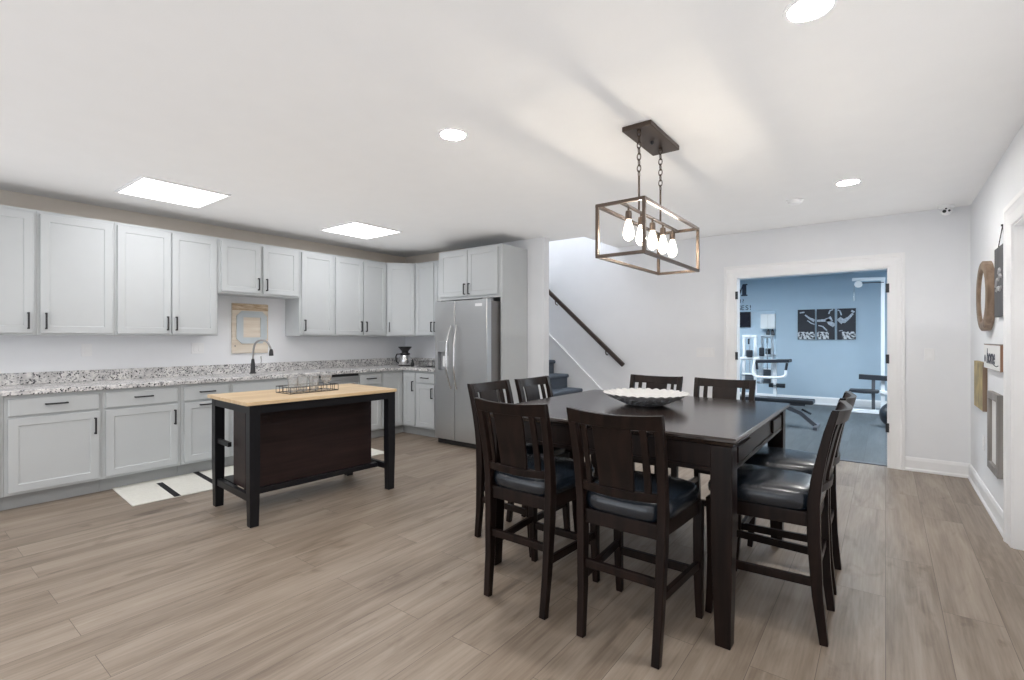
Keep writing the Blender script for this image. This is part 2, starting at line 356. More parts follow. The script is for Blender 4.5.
# brown shadow above the wall cabinets, painted as thin strips on the wall
M['gap_shade'] = paint('gap_shade_paint', (0.66, 0.60, 0.53), 0.7, var=0.02)
S(box('shade_strip_left', M['gap_shade'], XL, XL + 0.006, -0.5, KB, 2.30, CEIL)); S(box('shade_strip_back', M['gap_shade'], XL + 0.007, -4.60, KB - 0.006, KB, 2.30, CEIL))
baseboard('baseboard_far', (DX1 + 0.13, YF), (XR, YF), (0, -1))
baseboard('baseboard_far_left', (-2.74, YF), (DX0 - 0.13, YF), (0, -1))
baseboard('baseboard_right', (XR, YF), (XR, RY1 + 0.13), (-1, 0))
baseboard('baseboard_right_near', (XR, RY0 - 0.13), (XR, YB), (-1, 0))
baseboard('baseboard_back', (-3.54, KB), (-3.307, KB), (0, -1))
baseboard('baseboard_stub', (-3.307, KB), (-3.307, KB + 0.11), (1, 0))

def casing_profile(w): return [(0, 0), (0, 0.010), (0.008, 0.013), (w * 0.5, 0.015), (w * 0.72, 0.021), (w * 0.78, 0.027), (w, 0.027), (w, 0)]
CW = 0.128
def casing(kind_name, parent, path_fn, x0, x1, z):
    """three mitred lengths round an opening; path_fn(u, depth, z) places a point"""
    pr = casing_profile(CW)
    m = MB(); m.loft([[path_fn(x0 - o, d, 0) for o, d in pr], [path_fn(x0 - o, d, z + o) for o, d in pr]]); m.build('casing', M['trim'], parent, smooth=0)
    m = MB(); m.loft([[path_fn(x1 + o, d, 0) for o, d in pr], [path_fn(x1 + o, d, z + o) for o, d in pr]]); m.build('casing', M['trim'], parent, smooth=0)
    m = MB(); m.loft([[path_fn(x0 - o, d, z + o) for o, d in pr], [path_fn(x1 + o, d, z + o) for o, d in pr]]); m.build('casing', M['trim'], parent, smooth=0)
d1 = S(empty('door_1', (0, YF, 0)))
casing('casing', d1, lambda u, d, z: (u, -d, z), DX0, DX1, DZ)
casing('casing', d1, lambda u, d, z: (u, 0.14 + d, z), DX0, DX1, DZ)
JT = 0.012
MB().prism([(DX0, 0), (DX0 + JT, 0), (DX0 + JT, DZ - JT), (DX1 - JT, DZ - JT), (DX1 - JT, 0), (DX1, 0), (DX1, DZ), (DX0, DZ)], 'Y', -0.002, 0.142).build('jamb', M['trim'], d1, smooth=0)
box('threshold', M['gymsteel'], DX0 + JT, DX1 - JT, 0.05, 0.14, 0, 0.006, d1)
for xx, sgn in ((DX0 + JT, 1), (DX1 - JT, -1)):
    for zz in (0.40, 1.09, 1.80):
        h = MB(); h.box(xx - sgn * 0.016, xx + sgn * 0.012, -0.016, -0.003, zz - 0.045, zz + 0.045); h.build('hinge', M['black'], d1, smooth=0)
d2 = S(empty('door_2', (XR, 0, 0)))
casing('casing', d2, lambda u, d, z: (-d, u, z), RY0, RY1, 2.0)
MB().prism([(RY0, 0), (RY0 + JT, 0), (RY0 + JT, 2.0 - JT), (RY1 - JT, 2.0 - JT), (RY1 - JT, 0), (RY1, 0), (RY1, 2.0), (RY0, 2.0)], 'X', -0.002, 0.122).build('jamb', M['trim'], d2, smooth=0)
dl = MB(); dl.box(0.075, 0.115, RY0 + JT, RY1 - JT, 0.005, 2.0 - JT); dl.build('door_leaf', M['trim'], d2, smooth=0)
kn = MB(); kn.lathe([(0.012, 0), (0.012, -0.03), (0.026, -0.035), (0.028, -0.05), (0.018, -0.062)], (0.075, RY0 + 0.09, 0.95), 20, 'X'); kn.build('door_knob', M['black'], d2)

# staircase with its skirt board
RISE, RUN = 0.195, 0.228
st = thing('staircase', 'carpeted grey-blue stairs rising to the left behind the wall beside the fridge', 'staircase')
for k in range(1, 13):
    nx = -3.431 + RUN * (3 - k); z = RISE * k; zb = z - RISE
    prof = [(nx - 0.028, zb), (nx - 0.028, z - 0.055), (nx - 0.008, z - 0.05), (nx, z - 0.035), (nx, z - 0.018), (nx - 0.01, z - 0.004), (nx - 0.025, z), (nx - RUN - 0.026, z), (nx - RUN - 0.026, zb)]
    MB().prism(prof, 'Y', KB + 0.115, YF - 0.025).build('step', M['carpet'], st, smooth=50)
zt = lambda x: 1.333 - 0.89 * (x + 3.99)
S(MB().prism([(-2.66, 0.0), (-2.66, 0.135), (-2.72, zt(-2.72) if zt(-2.72) < 0.2 else 0.2), (-5.3, zt(-5.3)), (-5.3, zt(-5.3) - 0.9), (-3.5, 0.0)], 'Y', YF - 0.018, YF).build('trim_1', M['trim'], smooth=0))
S(MB().bar([(-2.72, YF - 0.014, zt(-2.72)), (-5.3, YF - 0.014, zt(-5.3))], 0.028, 0.02, (0, 1, 0)).build('trim_2', M['trim'], smooth=0))
hr = thing('stair_handrail', 'dark brown wooden handrail sloping along the wall above the stairs', 'handrail')
hz = lambda x: 1.97 - 0.887 * (x + 3.958)
MB().bar([(-5.4, 6.14, hz(-5.4)), (-2.79, 6.14, hz(-2.79))], 0.042, 0.058, (0, 1, 0)).build('rail', M['rail'], hr, bevel=0.012, seg=3)
for bx in (-3.86, -3.05):
    MB().tube([(bx, 6.14, hz(bx) - 0.02), (bx, 6.14, hz(bx) - 0.075), (bx, 6.165, hz(bx) - 0.095), (bx, YF - 0.004, hz(bx) - 0.095)], 0.008, 8, smooth=1).build('bracket', M['bronze'], hr)

# gym shell
GX0, GX1, GY0, GY1 = -5.2, 1.6, YF + 0.14, 11.3
S(box('floor_gym', M['gymfloor'], GX0, GX1, YF + 0.06, GY1, -0.08, 0))
S(box('ceiling_gym', M['gymceil'], GX0, GX1, GY0, GY1, CEIL - 0.01, CEIL + 0.1))
S(box('wall_gym_far', M['gymwall'], GX0, GX1, GY1, GY1 + 0.1, 0, CEIL))
S(box('wall_gym_left', M['gymwall'], GX0 - 0.1, GX0, GY0, GY1, 0, CEIL))
S(box('wall_gym_right', M['gymwall'], GX1, GX1 + 0.1, GY0, GY1, 0, CEIL))
S(MB().prism([(GX0, 0), (DX0 - 0.13, 0), (DX0 - 0.13, DZ + 0.13), (DX1 + 0.13, DZ + 0.13), (DX1 + 0.13, 0), (GX1, 0), (GX1, CEIL - 0.01), (GX0, CEIL - 0.01)], 'Y', GY0, GY0 + 0.006).build('wall_gym_near', M['gymwall'], smooth=0))
baseboard('baseboard_gym_far', (GX0, GY1), (GX1, GY1), (0, -1), 0.15)

# ------------------------------------------------------------------ ceiling fixtures
def downlight(x, y, label, r=0.072):
    t = thing('ceiling_downlight', label, 'ceiling light', (x, y, CEIL), group='recessed ceiling downlights')
    MB().lathe([(r + 0.018, 0), (r + 0.016, -0.006), (r + 0.002, -0.008), (r, -0.004), (r, 0.0)], seg=40).build('trim_ring', M['whiteplastic'], t)
    MB().lathe([(r, -0.003), (r * 0.9, -0.006)], seg=40).build('lens', M['can'], t)
downlight(-2.077, 2.148, 'round recessed light in the ceiling left of the pendant lamp')
downlight(-0.235, 4.692, 'round recessed light in the ceiling before the gym doorway')
downlight(-0.223, 2.126, 'round recessed light at the top edge of the photo')
for x, y in ((-2.08, -0.4), (-0.22, -0.4), (-4.0, -0.4)):  # unseen downlights added to light the room from behind the camera
    downlight(x, y, 'added unseen fill light in the ceiling behind the viewpoint')
def led_panel(x, y, label, mat, sx=0.61, sy=0.60, z=CEIL, group='square ceiling light panels'):
    t = thing('ceiling_light_panel', label, 'ceiling light', (x, y, z), group=group)
    a, b, c, d = sx / 2 + 0.02, sy / 2 + 0.02, sx / 2, sy / 2
    m = MB(); m.loft([[(-a, -b, 0), (a, -b, 0), (a, b, 0), (-a, b, 0)], [(-a, -b, -0.014), (a, -b, -0.014), (a, b, -0.014), (-a, b, -0.014)],
                      [(-c, -d, -0.014), (c, -d, -0.014), (c, d, -0.014), (-c, d, -0.014)], [(-c, -d, -0.004), (c, -d, -0.004), (c, d, -0.004), (-c, d, -0.004)]])
    m.build('frame', M['whiteplastic'], t, smooth=0)
    box('diffuser', mat, -c, c, -d, d, -0.012, -0.006, t)
led_panel(-4.80, 1.587, 'square glowing light panel on the ceiling above the cabinets at left', M['panelglow'], 0.62, 0.60)
led_panel(-4.76, 3.43, 'square glowing light panel on the ceiling nearer the fridge', M['panelglow'], 0.62, 0.60)
led_panel(-3.2, 8.6, 'light panel on the gym ceiling out of sight left of the doorway', M['gymglow'], 1.2, 1.2, CEIL - 0.01, 'gym ceiling panels')
led_panel(0.4, 8.4, 'light panel on the gym ceiling out of sight right of the doorway', M['gymglow'], 1.2, 1.2, CEIL - 0.01, 'gym ceiling panels')
led_panel(-4.2, 5.75, 'light panel on the ceiling high over the stairs', M['stairglow'], 0.9, 0.5, 4.6)
sd = thing('smoke_detector', 'round white smoke detector on the ceiling above the doorway wall', 'smoke detector', (-0.642, 5.018, CEIL))
MB().lathe([(0.066, 0), (0.066, -0.012), (0.060, -0.014)], seg=32).build('base', M['whiteplastic'], sd)
MB().lathe([(0.058, -0.012), (0.056, -0.030), (0.040, -0.038), (0.012, -0.040)], seg=32).build('cover', M['whiteplastic'], sd)
sc_t = thing('security_camera', 'small white dome security camera in the far right ceiling corner', 'security camera', (0.452, 6.09, CEIL))
MB().lathe([(0.058, 0), (0.058, -0.018), (0.050, -0.026), (0.02, -0.028)], seg=28).build('base', M['whiteplastic'], sc_t)
m = MB(); bmesh.ops.create_uvsphere(m.bm, u_segments=24, v_segments=14, radius=0.042, matrix=Matrix.Translation((0, -0.012, -0.05))); eye = m.build('camera_ball', M['whiteplastic'], sc_t)
for dx, dz, rr in ((-0.018, -0.058, 0.015), (0.016, -0.056, 0.010), (-0.006, -0.036, 0.008)):
    MB().lathe([(rr, 0), (rr * 0.9, -0.006)], (dx, -0.048, dz), 16, 'Y').build('lens', M['dkplastic'], eye)

# pendant lamp over the table
PX, PY = -1.135, 2.91
pn = thing('pendant_lamp', 'bronze open box-frame pendant with five glowing bulbs above the dining table', 'pendant lamp', (PX, PY, CEIL))
a0, a1, b0, b1, c0, c1 = -0.135, 0.135, -0.455, 0.465, 1.75 - CEIL, 2.03 - CEIL
box('canopy', M['bronze'], -0.09, 0.085, -0.235, 0.245, -0.028, 0, pn, bevel=0.003)
MB().lathe([(0.010, -0.028), (0.010, -0.045), (0.004, -0.05)], (0, 0, 0), 14).build('canopy_screw', M['black'], pn)
fr = MB(); q = 0.0085
def fbar(x0, x1, y0, y1, z0, z1): fr.box(x0 - q, x1 + q, y0 - q, y1 + q, z0 - q, z1 + q)
for zz in (c0, c1):
    for xx in (a0, a1): fbar(xx, xx, b0, b1, zz, zz)
    for yy in (b0, b1): fr.box(a0 + q, a1 - q, yy - q, yy + q, zz - q, zz + q)
for xx in (a0, a1):
    for yy in (b0, b1): fr.box(xx - q, xx + q, yy - q, yy + q, c0 + q, c1 - q)
bmesh.ops.remove_doubles(fr.bm, verts=fr.bm.verts, dist=1e-5)
fr.build('frame', M['bronze'], pn, bevel=0.001, smooth=0)
box('bulb_bar', M['bronze'], -0.009, 0.009, b0 + q, b1 - q, c1 - 0.006, c1 + 0.006, pn)
for yy in (2.71 - PY, 3.05 - PY):
    z_top, z_bot = -0.03, 2.23 - CEIL
    n = 8; L = (z_top - z_bot) / n
    ch = MB()
    for i in range(n):
        zc = z_top - (i + 0.5) * L; pts = []
        for k in range(14):
            a = 2 * pi * k / 14; s_, h_ = 0.011 * cos(a), (L / 2 + 0.004) * sin(a)
            pts.append((s_, yy, zc + h_) if i % 2 == 0 else (0, yy + s_, zc + h_))
        ch.tube(pts, 0.0032, 6, closed=True)
    ch.build('chain', M['bronze'], pn)
    MB().lathe([(0.006, z_bot + 0.006), (0.006, c1 + 0.004)], (0, yy, 0), 12).build('rod', M['bronze'], pn)
    MB().lathe([(0.012, -0.028), (0.012, -0.04), (0.006, -0.046)], (0, yy, 0), 14).build('canopy_loop', M['bronze'], pn)
for i in range(5):
    yy = -0.345 + i * 0.176
    so = MB().lathe([(0.006, c1 - 0.004), (0.006, c1 - 0.022), (0.016, c1 - 0.026), (0.018, c1 - 0.04), (0.018, c1 - 0.068), (0.015, c1 - 0.072)], (0, yy, 0), 20).build('socket', M['bronze'], pn)
    MB().lathe([(0.012, c1 - 0.070), (0.015, c1 - 0.085), (0.024, c1 - 0.115), (0.030, c1 - 0.145), (0.030, c1 - 0.160), (0.022, c1 - 0.180), (0.008, c1 - 0.190)], (0, yy, 0), 20).build('bulb', M['bulbglass'], so)
    MB().lathe([(0.001, c1 - 0.100), (0.005, c1 - 0.105), (0.005, c1 - 0.160), (0.001, c1 - 0.165)], (0, yy, 0), 8).build('filament', M['bulb'], so)

# ------------------------------------------------------------------ cabinets (local: front faces -y, x to the right, face frame at y=0)
def shaker(u0, u1, z0, z1, parent, y=-0.002, t=0.019, fw=0.056, rec=0.007):
    yf = y - t
    def ring(d, yy): return [(u0 + d, yy, z0 + d), (u1 - d, yy, z0 + d), (u1 - d, yy, z1 - d), (u0 + d, yy, z1 - d)]
    m = MB(); m.loft([ring(0, y), ring(0, yf + 0.002), ring(0.002, yf), ring(fw, yf), ring(fw + 0.005, yf + rec)])
    return m.build('door', M['cab'], parent, smooth=0)
def slab(u0, u1, z0, z1, parent, name='drawer', y=-0.002, t=0.019):
    yf = y - t
    def ring(d, yy): return [(u0 + d, yy, z0 + d), (u1 - d, yy, z0 + d), (u1 - d, yy, z1 - d), (u0 + d, yy, z1 - d)]
    m = MB(); m.loft([ring(0, y), ring(0, yf + 0.005), ring(0.006, yf)]); return m.build(name, M['cab'], parent, smooth=0)
def pull(kind, u, z, parent, L=0.135, y=-0.021):
    w, t, d = 0.012, 0.012, 0.034
    prof = [(-L / 2, 0), (-L / 2, -d), (L / 2, -d), (L / 2, 0), (L / 2 - t, 0), (L / 2 - t, -d + t), (-L / 2 + t, -d + t), (-L / 2 + t, 0)]
    m = MB()
    if kind == 'h': m.prism([(u + a, y + b) for a, b in prof], 'Z', z - w / 2, z + w / 2)
    else: m.prism([(y + b, z + a) for a, b in prof], 'X', u - w / 2, u + w / 2)
    return tag(m.build('handle', M['black'], parent, bevel=0.0015, smooth=0), 'black bar handle')
def front(t, kind, u0, u1, z0, z1, h=None):
    p = shaker(u0, u1, z0, z1, t) if kind == 'door' else slab(u0, u1, z0, z1, t, 'drawer' if kind == 'drawer' else 'false_drawer_front')
    if h: pull(h[0], h[1], h[2], p)
    return p
def cabinet(label, cat, loc, rz, W, D, z0, z1, fronts, toe=False, group=None, name='wall_cabinet'):
    t = thing(name, label, cat, loc, rz, group)
    g = 0.0008
    box('carcass', M['cab'], g, W - g, 0, D, z0, z1, t)
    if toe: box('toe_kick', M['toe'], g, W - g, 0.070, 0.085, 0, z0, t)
    for f in fronts: front(t, *f)
    return t
FX = -5.23; BD = 0.605
DZ0, DZ1, WZ0, WZ1 = 0.136, 0.692, 0.710, 0.838   # door and drawer heights of the base units
GB, GU = 'grey base cabinets along the kitchen walls', 'grey wall cabinets'
def base(y0, y1, label, fronts): return cabinet(label, 'cabinet', (FX, y0, 0), R(90), y1 - y0, BD, 0.115, 0.866, fronts, True, GB, 'base_cabinet')
base(0.05, 0.629, 'grey base cabinet cut by the left edge of the photo', [('drawer', 0.02, 0.555, WZ0, WZ1, ('h', 0.29, 0.782)), ('door', 0.02, 0.555, DZ0, DZ1, ('v', 0.53, 0.58))])
base(0.629, 1.207, 'wide grey base cabinet left of the rug with drawer over single door', [('drawer', 0.021, 0.556, WZ0, WZ1, ('h', 0.29, 0.787)), ('door', 0.021, 0.556, DZ0, DZ1, ('v', 0.528, 0.575))])
base(1.207, 1.783, 'grey base cabinet behind the left end of the rug, drawer over door', [('drawer', 0.021, 0.549, WZ0, WZ1, ('h', 0.285, 0.787)), ('door', 0.021, 0.549, DZ0, DZ1, ('v', 0.522, 0.575))])
base(1.783, 2.222, 'narrow grey base cabinet with two horizontal handles, left of the sink base', [('drawer', 0.026, 0.413, WZ0, WZ1, ('h', 0.22, 0.787)), ('door', 0.026, 0.413, DZ0, DZ1, ('h', 0.22, 0.665))])
base(2.222, 3.104, 'grey sink base cabinet behind the island under the faucet', [('false', 0.023, 0.855, WZ0, WZ1), ('door', 0.023, 0.436, DZ0, DZ1, ('v', 0.405, 0.58)), ('door', 0.442, 0.855, DZ0, DZ1, ('v', 0.473, 0.58))])
base(3.718, 4.086, 'narrow grey base cabinet right of the dishwasher with drawer over door', [('drawer', 0.018, 0.340, WZ0, WZ1, ('h', 0.18, 0.787)), ('door', 0.018, 0.340, DZ0, DZ1, ('v', 0.315, 0.60))])
# corner base (world coordinates, L-shaped)
cb = thing('corner_base_cabinet', 'grey corner base cabinet with folding door below the coffee maker', 'cabinet', (FX, 4.44, 0), 0, GB)
MB().prism([(0, -0.352), (0, 0), (0.264, 0), (0.264, 0.552), (-0.605, 0.552), (-0.605, -0.352)], 'Z', 0.115, 0.866).build('carcass', M['cab'], cb, smooth=0)
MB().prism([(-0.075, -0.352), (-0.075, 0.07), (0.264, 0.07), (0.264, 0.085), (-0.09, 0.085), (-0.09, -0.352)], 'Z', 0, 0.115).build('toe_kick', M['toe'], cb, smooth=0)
p1 = shaker(0.006, 0.320, DZ0, WZ1, cb); p1.location = (0, -0.352, 0); p1.rotation_euler = (0, 0, R(90))
p2 = shaker(0.024, 0.252, DZ0, WZ1, cb); pull('v', 0.225, 0.66, p2)
cabinet('grey base cabinet left of the fridge with drawer over door', 'cabinet', (-4.965, 4.44, 0), 0, 0.375, 0.552, 0.115, 0.866,
        [('drawer', 0.018, 0.357, WZ0, WZ1, ('h', 0.19, 0.78)), ('door', 0.018, 0.357, DZ0, DZ1, ('v', 0.325, 0.585))], True, GB, 'base_cabinet')
# dishwasher
dw = thing('dishwasher', 'stainless steel dishwasher under the counter behind the island', 'dishwasher', (FX, 3.106, 0), R(90))
box('tub', M['greyplastic'], 0.002, 0.608, 0, BD - 0.02, 0.10, 0.862, dw)
box('toe_kick', M['dkplastic'], 0.002, 0.608, 0.06, 0.08, 0, 0.10, dw)
dp = box('door', M['steel'], 0.004, 0.606, -0.024, -0.001, 0.11, 0.79, dw, bevel=0.003)
box('control_strip', M['dkplastic'], 0.004, 0.606, -0.020, -0.001, 0.835, 0.862, dw)
box('top_rail', M['steel'], 0.004, 0.606, -0.026, -0.001, 0.793, 0.833, dw, bevel=0.003)
MB().tube([(0.05, -0.024, 0.75), (0.05, -0.06, 0.75), (0.56, -0.06, 0.75), (0.56, -0.024, 0.75)], 0.010, 10).build('handle', M['chrome'], dp)
# upper cabinets on the left wall
UX = -5.52; UD = 0.317; UZ0, UZ1, TZ0, TZ1 = 1.322, 2.345, 1.34, 2.315
def upper(y0, y1, label, fronts, z0=UZ0): return cabinet(label, 'cabinet', (UX, y0, 0), R(90), y1 - y0, UD, z0, UZ1, fronts, False, GU)
def rel(y0, *fs): return [(k, a - y0, b - y0, z0, z1, (h[0], h[1] - y0, h[2]) if h else None) for k, a, b, z0, z1, h in fs]
upper(0.30, 0.851, 'grey wall cabinet cut by the left edge of the photo', rel(0.30, ('door', 0.32, 0.834, TZ0, TZ1, ('v', 0.80, 1.44))))
upper(0.851, 1.363, 'second grey wall cabinet from the left with a wide single door', rel(0.851, ('door', 0.872, 1.345, TZ0, TZ1, ('v', 0.905, 1.44))))
upper(1.363, 2.221, 'double-door grey wall cabinet left of the wooden letter board', rel(1.363, ('door', 1.380, 1.795, TZ0, TZ1, ('v', 1.765, 1.44)), ('door', 1.806, 2.203, TZ0, TZ1, ('v', 1.838, 1.44))))
upper(2.221, 3.111, 'short double-door grey wall cabinet above the faucet and letter board', rel(2.221, ('door', 2.249, 2.655, 1.79, TZ1, ('v', 2.625, 1.89)), ('door', 2.683, 3.090, 1.79, TZ1, ('v', 2.715, 1.89))), 1.770)
upper(3.111, 3.571, 'single-door grey wall cabinet right of the short one above the faucet', rel(3.111, ('door', 3.136, 3.553, TZ0, TZ1, ('v', 3.168, 1.45))))
upper(3.571, 4.385, 'double-door grey wall cabinet left of the angled corner one', rel(3.571, ('door', 3.589, 3.989, TZ0, TZ1, ('v', 3.958, 1.45)), ('door', 4.004, 4.365, TZ0, TZ1, ('v', 4.036, 1.45))))
dc = thing('corner_wall_cabinet', 'angled grey corner wall cabinet above the coffee maker', 'cabinet', (UX, 4.387, 0), 0, GU)
MB().prism([(0, 0), (0.285, 0.285), (0.285, 0.605), (-0.317, 0.605), (-0.317, 0)], 'Z', UZ0, UZ1).build('carcass', M['cab'], dc, smooth=0)
dd = shaker(0.018, 0.385, TZ0, TZ1, dc); dd.rotation_euler = (0, 0, R(45)); pull('v', 0.045, 1.45, dd)
cabinet('double-door grey wall cabinet between angled corner one and fridge', 'cabinet', (-5.233, 4.672, 0), 0, 0.64, 0.32, UZ0, UZ1,
        [('door', 0.018, 0.372, TZ0, TZ1, ('v', 0.345, 1.45)), ('door', 0.382, 0.625, TZ0, TZ1, ('v', 0.408, 1.45))], False, GU)
cabinet('grey cabinet with two doors above the fridge', 'cabinet', (-4.59, 4.49, 0), 0, 1.015, 0.505, 1.780, 2.40,
        [('door', 0.038, 0.503, 1.815, 2.375, ('v', 0.470, 1.90)), ('door', 0.512, 0.985, 1.815, 2.375, ('v', 0.545, 1.90))], False, GU)
tag(box('fridge_side_panel', M['cab'], -3.574, -3.550, 4.49, 4.996, 0, 2.40), 'tall grey panel standing along the right side of the fridge', 'panel')
# countertop with upstand
ct = tag(MB().prism([(-5.836, -0.3), (-5.188, -0.3), (-5.188, 4.398), (-4.588, 4.398), (-4.588, 4.996), (-5.836, 4.996)], 'Z', 0.868, 0.905).build('countertop', M['granite'], bevel=0.004, smooth=0),
         'speckled grey granite countertop running along the kitchen walls', 'countertop')
tag(box('backsplash', M['granite'], -5.836, -5.816, -0.3, 4.996, 0.906, 1.005), 'long granite upstand strip along the left kitchen wall behind the faucet', 'backsplash', 'granite upstands')
tag(box('backsplash', M['granite'], -5.815, -4.588, 4.976, 4.996, 0.906, 1.005), 'short granite upstand strip behind the wire holder beside the fridge', 'backsplash', 'granite upstands')

# ------------------------------------------------------------------ fridge
fx0, fx1, fy, fz = -4.445, -3.605, 4.275, 1.745
fg = thing('refrigerator', 'stainless steel side-by-side refrigerator with ice dispenser', 'refrigerator', ((fx0 + fx1) / 2, fy, 0))
w = (fx1 - fx0) / 2
box('body', M['steelside'], -w + 0.005, w - 0.005, 0.085, 0.70, 0.02, fz - 0.015, fg, bevel=0.004)
box('base_grille', M['dkplastic'], -w + 0.01, w - 0.01, 0.05, 0.082, 0.005, 0.065, fg)
seam = -0.085
# left door with a dispenser recess
m = MB(); yb, yf = 0.08, 0.0
ux0, ux1, uz0, uz1 = -w + 0.02, seam - 0.10, 0.925, 1.135
def frring(x0, x1, z0, z1, yy): return [(x0, yy, z0), (x1, yy, z0), (x1, yy, z1), (x0, yy, z1)]
m.loft([frring(-w, seam - 0.003, 0.07, fz, yb), frring(-w, seam - 0.003, 0.07, fz, yf + 0.006), frring(-w + 0.005, seam - 0.008, 0.075, fz - 0.004, yf),
        frring(-w + 0.055, seam - 0.105, 0.91, 1.13, yf), frring(-w + 0.058, seam - 0.108, 0.913, 1.127, yf + 0.055)])
ld = m.build('door', M['steel'], fg, smooth=0)
dsp = box('ice_dispenser', M['greyplastic'], -w + 0.05, seam - 0.10, -0.006, 0.0, 1.135, 1.262, ld, bevel=0.002)
box('dispenser_cavity', M['greyplastic'], -w + 0.060, seam - 0.110, 0.046, 0.053, 0.916, 1.124, ld)
box('dispenser_paddle', M['whiteplastic'], -w + 0.11, seam - 0.13, 0.03, 0.042, 0.95, 1.08, ld)
m = MB(); m.loft([frring(seam + 0.003, w, 0.07, fz, yb), frring(seam + 0.003, w, 0.07, fz, yf + 0.006), frring(seam + 0.008, w - 0.005, 0.075, fz - 0.004, yf)])
rd = m.build('door', M['steel'], fg, smooth=0)
tag(box('badge', M['whiteplastic'], w - 0.175, w - 0.07, -0.002, 0.0, 1.668, 1.70, rd), 'small pale maker badge')
for d_, xx, sg in ((ld, seam - 0.045, 1), (rd, seam + 0.045, -1)):
    pts = []
    for k in range(17):
        t_ = k / 16; a = sin(pi * t_)
        pts.append((xx - sg * 0.018 * a, -0.012 - 0.062 * min(1, a * 1.25), 0.69 + 0.76 * t_))
    MB().tube(pts, [0.010 + 0.006 * sin(pi * k / 16) for k in range(17)], 10).build('handle', M['chrome'], d_)
for xx in (-w + 0.05, w - 0.05): box('hinge_cover', M['greyplastic'], xx - 0.035, xx + 0.035, 0.02, 0.14, fz - 0.012, fz + 0.012, fg, bevel=0.004)

# ------------------------------------------------------------------ island table
ix0, ix1, iy0, iy1, iz = -4.130, -3.410, 1.609, 2.800, 0.864
il = thing('kitchen_island', 'black kitchen island table with light butcher block top and dark brown panel', 'kitchen island', ((ix0 + ix1) / 2, (iy0 + iy1) / 2, 0), R(-3.5))
hx, hy = (ix1 - ix0) / 2, (iy1 - iy0) / 2
box('tabletop', M['butcher'], -hx - 0.004, hx + 0.02, -hy - 0.03, hy + 0.002, iz - 0.026, iz, il, bevel=0.004)
T = 0.070
for sx in (-1, 1):
    for sy in (-1, 1):
        cx, cy = sx * (hx - T / 2), sy * (hy - T / 2)
        MB().loft([[(cx + a * k - (1 - k / (T / 2)) * 0, cy + b * k, z) for a, b in ((-1, -1), (1, -1), (1, 1), (-1, 1))] for z, k in ((0, T / 2 - 0.006), (0.35, T / 2), (iz - 0.028, T / 2))]).build('leg', M['islandblack'], il, bevel=0.003, smooth=0)
for sx in (-1, 1): box('apron', M['islandblack'], sx * (hx - 0.012) - 0.012, sx * (hx - 0.012) + 0.012, -hy + T, hy - T, iz - 0.085, iz - 0.029, il)
for sy in (-1, 1): box('apron', M['islandblack'], -hx + T, hx - T, sy * (hy - 0.014) - 0.012, sy * (hy - 0.014) + 0.012, iz - 0.085, iz - 0.029, il)
for sy in (-1, 1):
    box('side_stretcher', M['islandblack'], -hx + T, hx - T, sy * (hy - 0.03) - 0.016, sy * (hy - 0.03) + 0.016, 0.165, 0.215, il, bevel=0.002)
    box('side_rail', M['islandblack'], -hx + T, -0.075, sy * (hy - 0.03) - 0.012, sy * (hy - 0.03) + 0.012, 0.49, 0.525, il, bevel=0.002)
px = 0.135   # the brown panel stands a little back from the front legs
box('long_stretcher', M['islandblack'], px - 0.012, px + 0.034, -hy + 0.047, hy - 0.047, 0.165, 0.205, il, bevel=0.002)
box('front_panel', M['islandpanel'], px - 0.018, px + 0.006, -hy + 0.055, hy - 0.095, 0.206, iz - 0.03, il)
for yy in (-hy + 0.066, hy - 0.106): box('end_panel', M['islandpanel'], -0.075, px - 0.019, yy - 0.011, yy + 0.011, 0.216, iz - 0.03, il)
box('lower_shelf', M['islandblack'], -hx + 0.03, -0.078, -hy + 0.06, hy - 0.06, 0.19, 0.214, il)

# ------------------------------------------------------------------ wire baskets and glasses
def wire_basket(label, x0, x1, y0, y1, z, h, ny, nx):
    t = thing('wire_basket', label, 'basket', ((x0 + x1) / 2, (y0 + y1) / 2, z))
    a, b = (x1 - x0) / 2, (y1 - y0) / 2; r = 0.003
    for zz, nm in ((r, 'bottom_rim'), (h, 'top_rim')):
        MB().tube([(-a, -b, zz), (a, -b, zz), (a, b, zz), (-a, b, zz)], r, 6, closed=True).build(nm, M['black'], t)
    for k in range(ny + 1):
        y = -b + 2 * b * k / ny
        for x in (-a, a): MB().tube([(x, y, r), (x, y, h)], 0.002, 6).build('wire', M['black'], t)
        if 0 < k < ny: MB().tube([(-a, y, r), (a, y, r)], 0.002, 6).build('wire', M['black'], t)
    for k in range(1, nx):
        x = -a + 2 * a * k / nx
        for y in (-b, b): MB().tube([(x, y, r), (x, y, h)], 0.002, 6).build('wire', M['black'], t)
    return t
wire_basket('black wire tray of glasses standing on the island top', -3.875, -3.655, 1.99, 2.405, iz, 0.052, 8, 4)
def tumbler(x, y, z, label, h=0.118, r=0.040, group=None):
    o = MB().lathe([(r * 0.82, 0), (r * 0.86, 0.006), (r, h), (r - 0.003, h), (r * 0.84 - 0.003, 0.012), (0.004, 0.010)], seg=28).build('drinking_glass', M['glass'], loc=(x, y, z))
    return tag(o, label, 'glass', group)
tumbler(-3.765, 2.068, iz + 0.006, 'clear tumbler at the left end of the wire tray on the island')
tumbler(-3.775, 2.158, iz + 0.006, 'clear tumbler second from left in the wire tray on the island')
tumbler(-3.760, 2.248, iz + 0.006, 'clear tumbler beside the stemmed glass in the wire tray on the island')
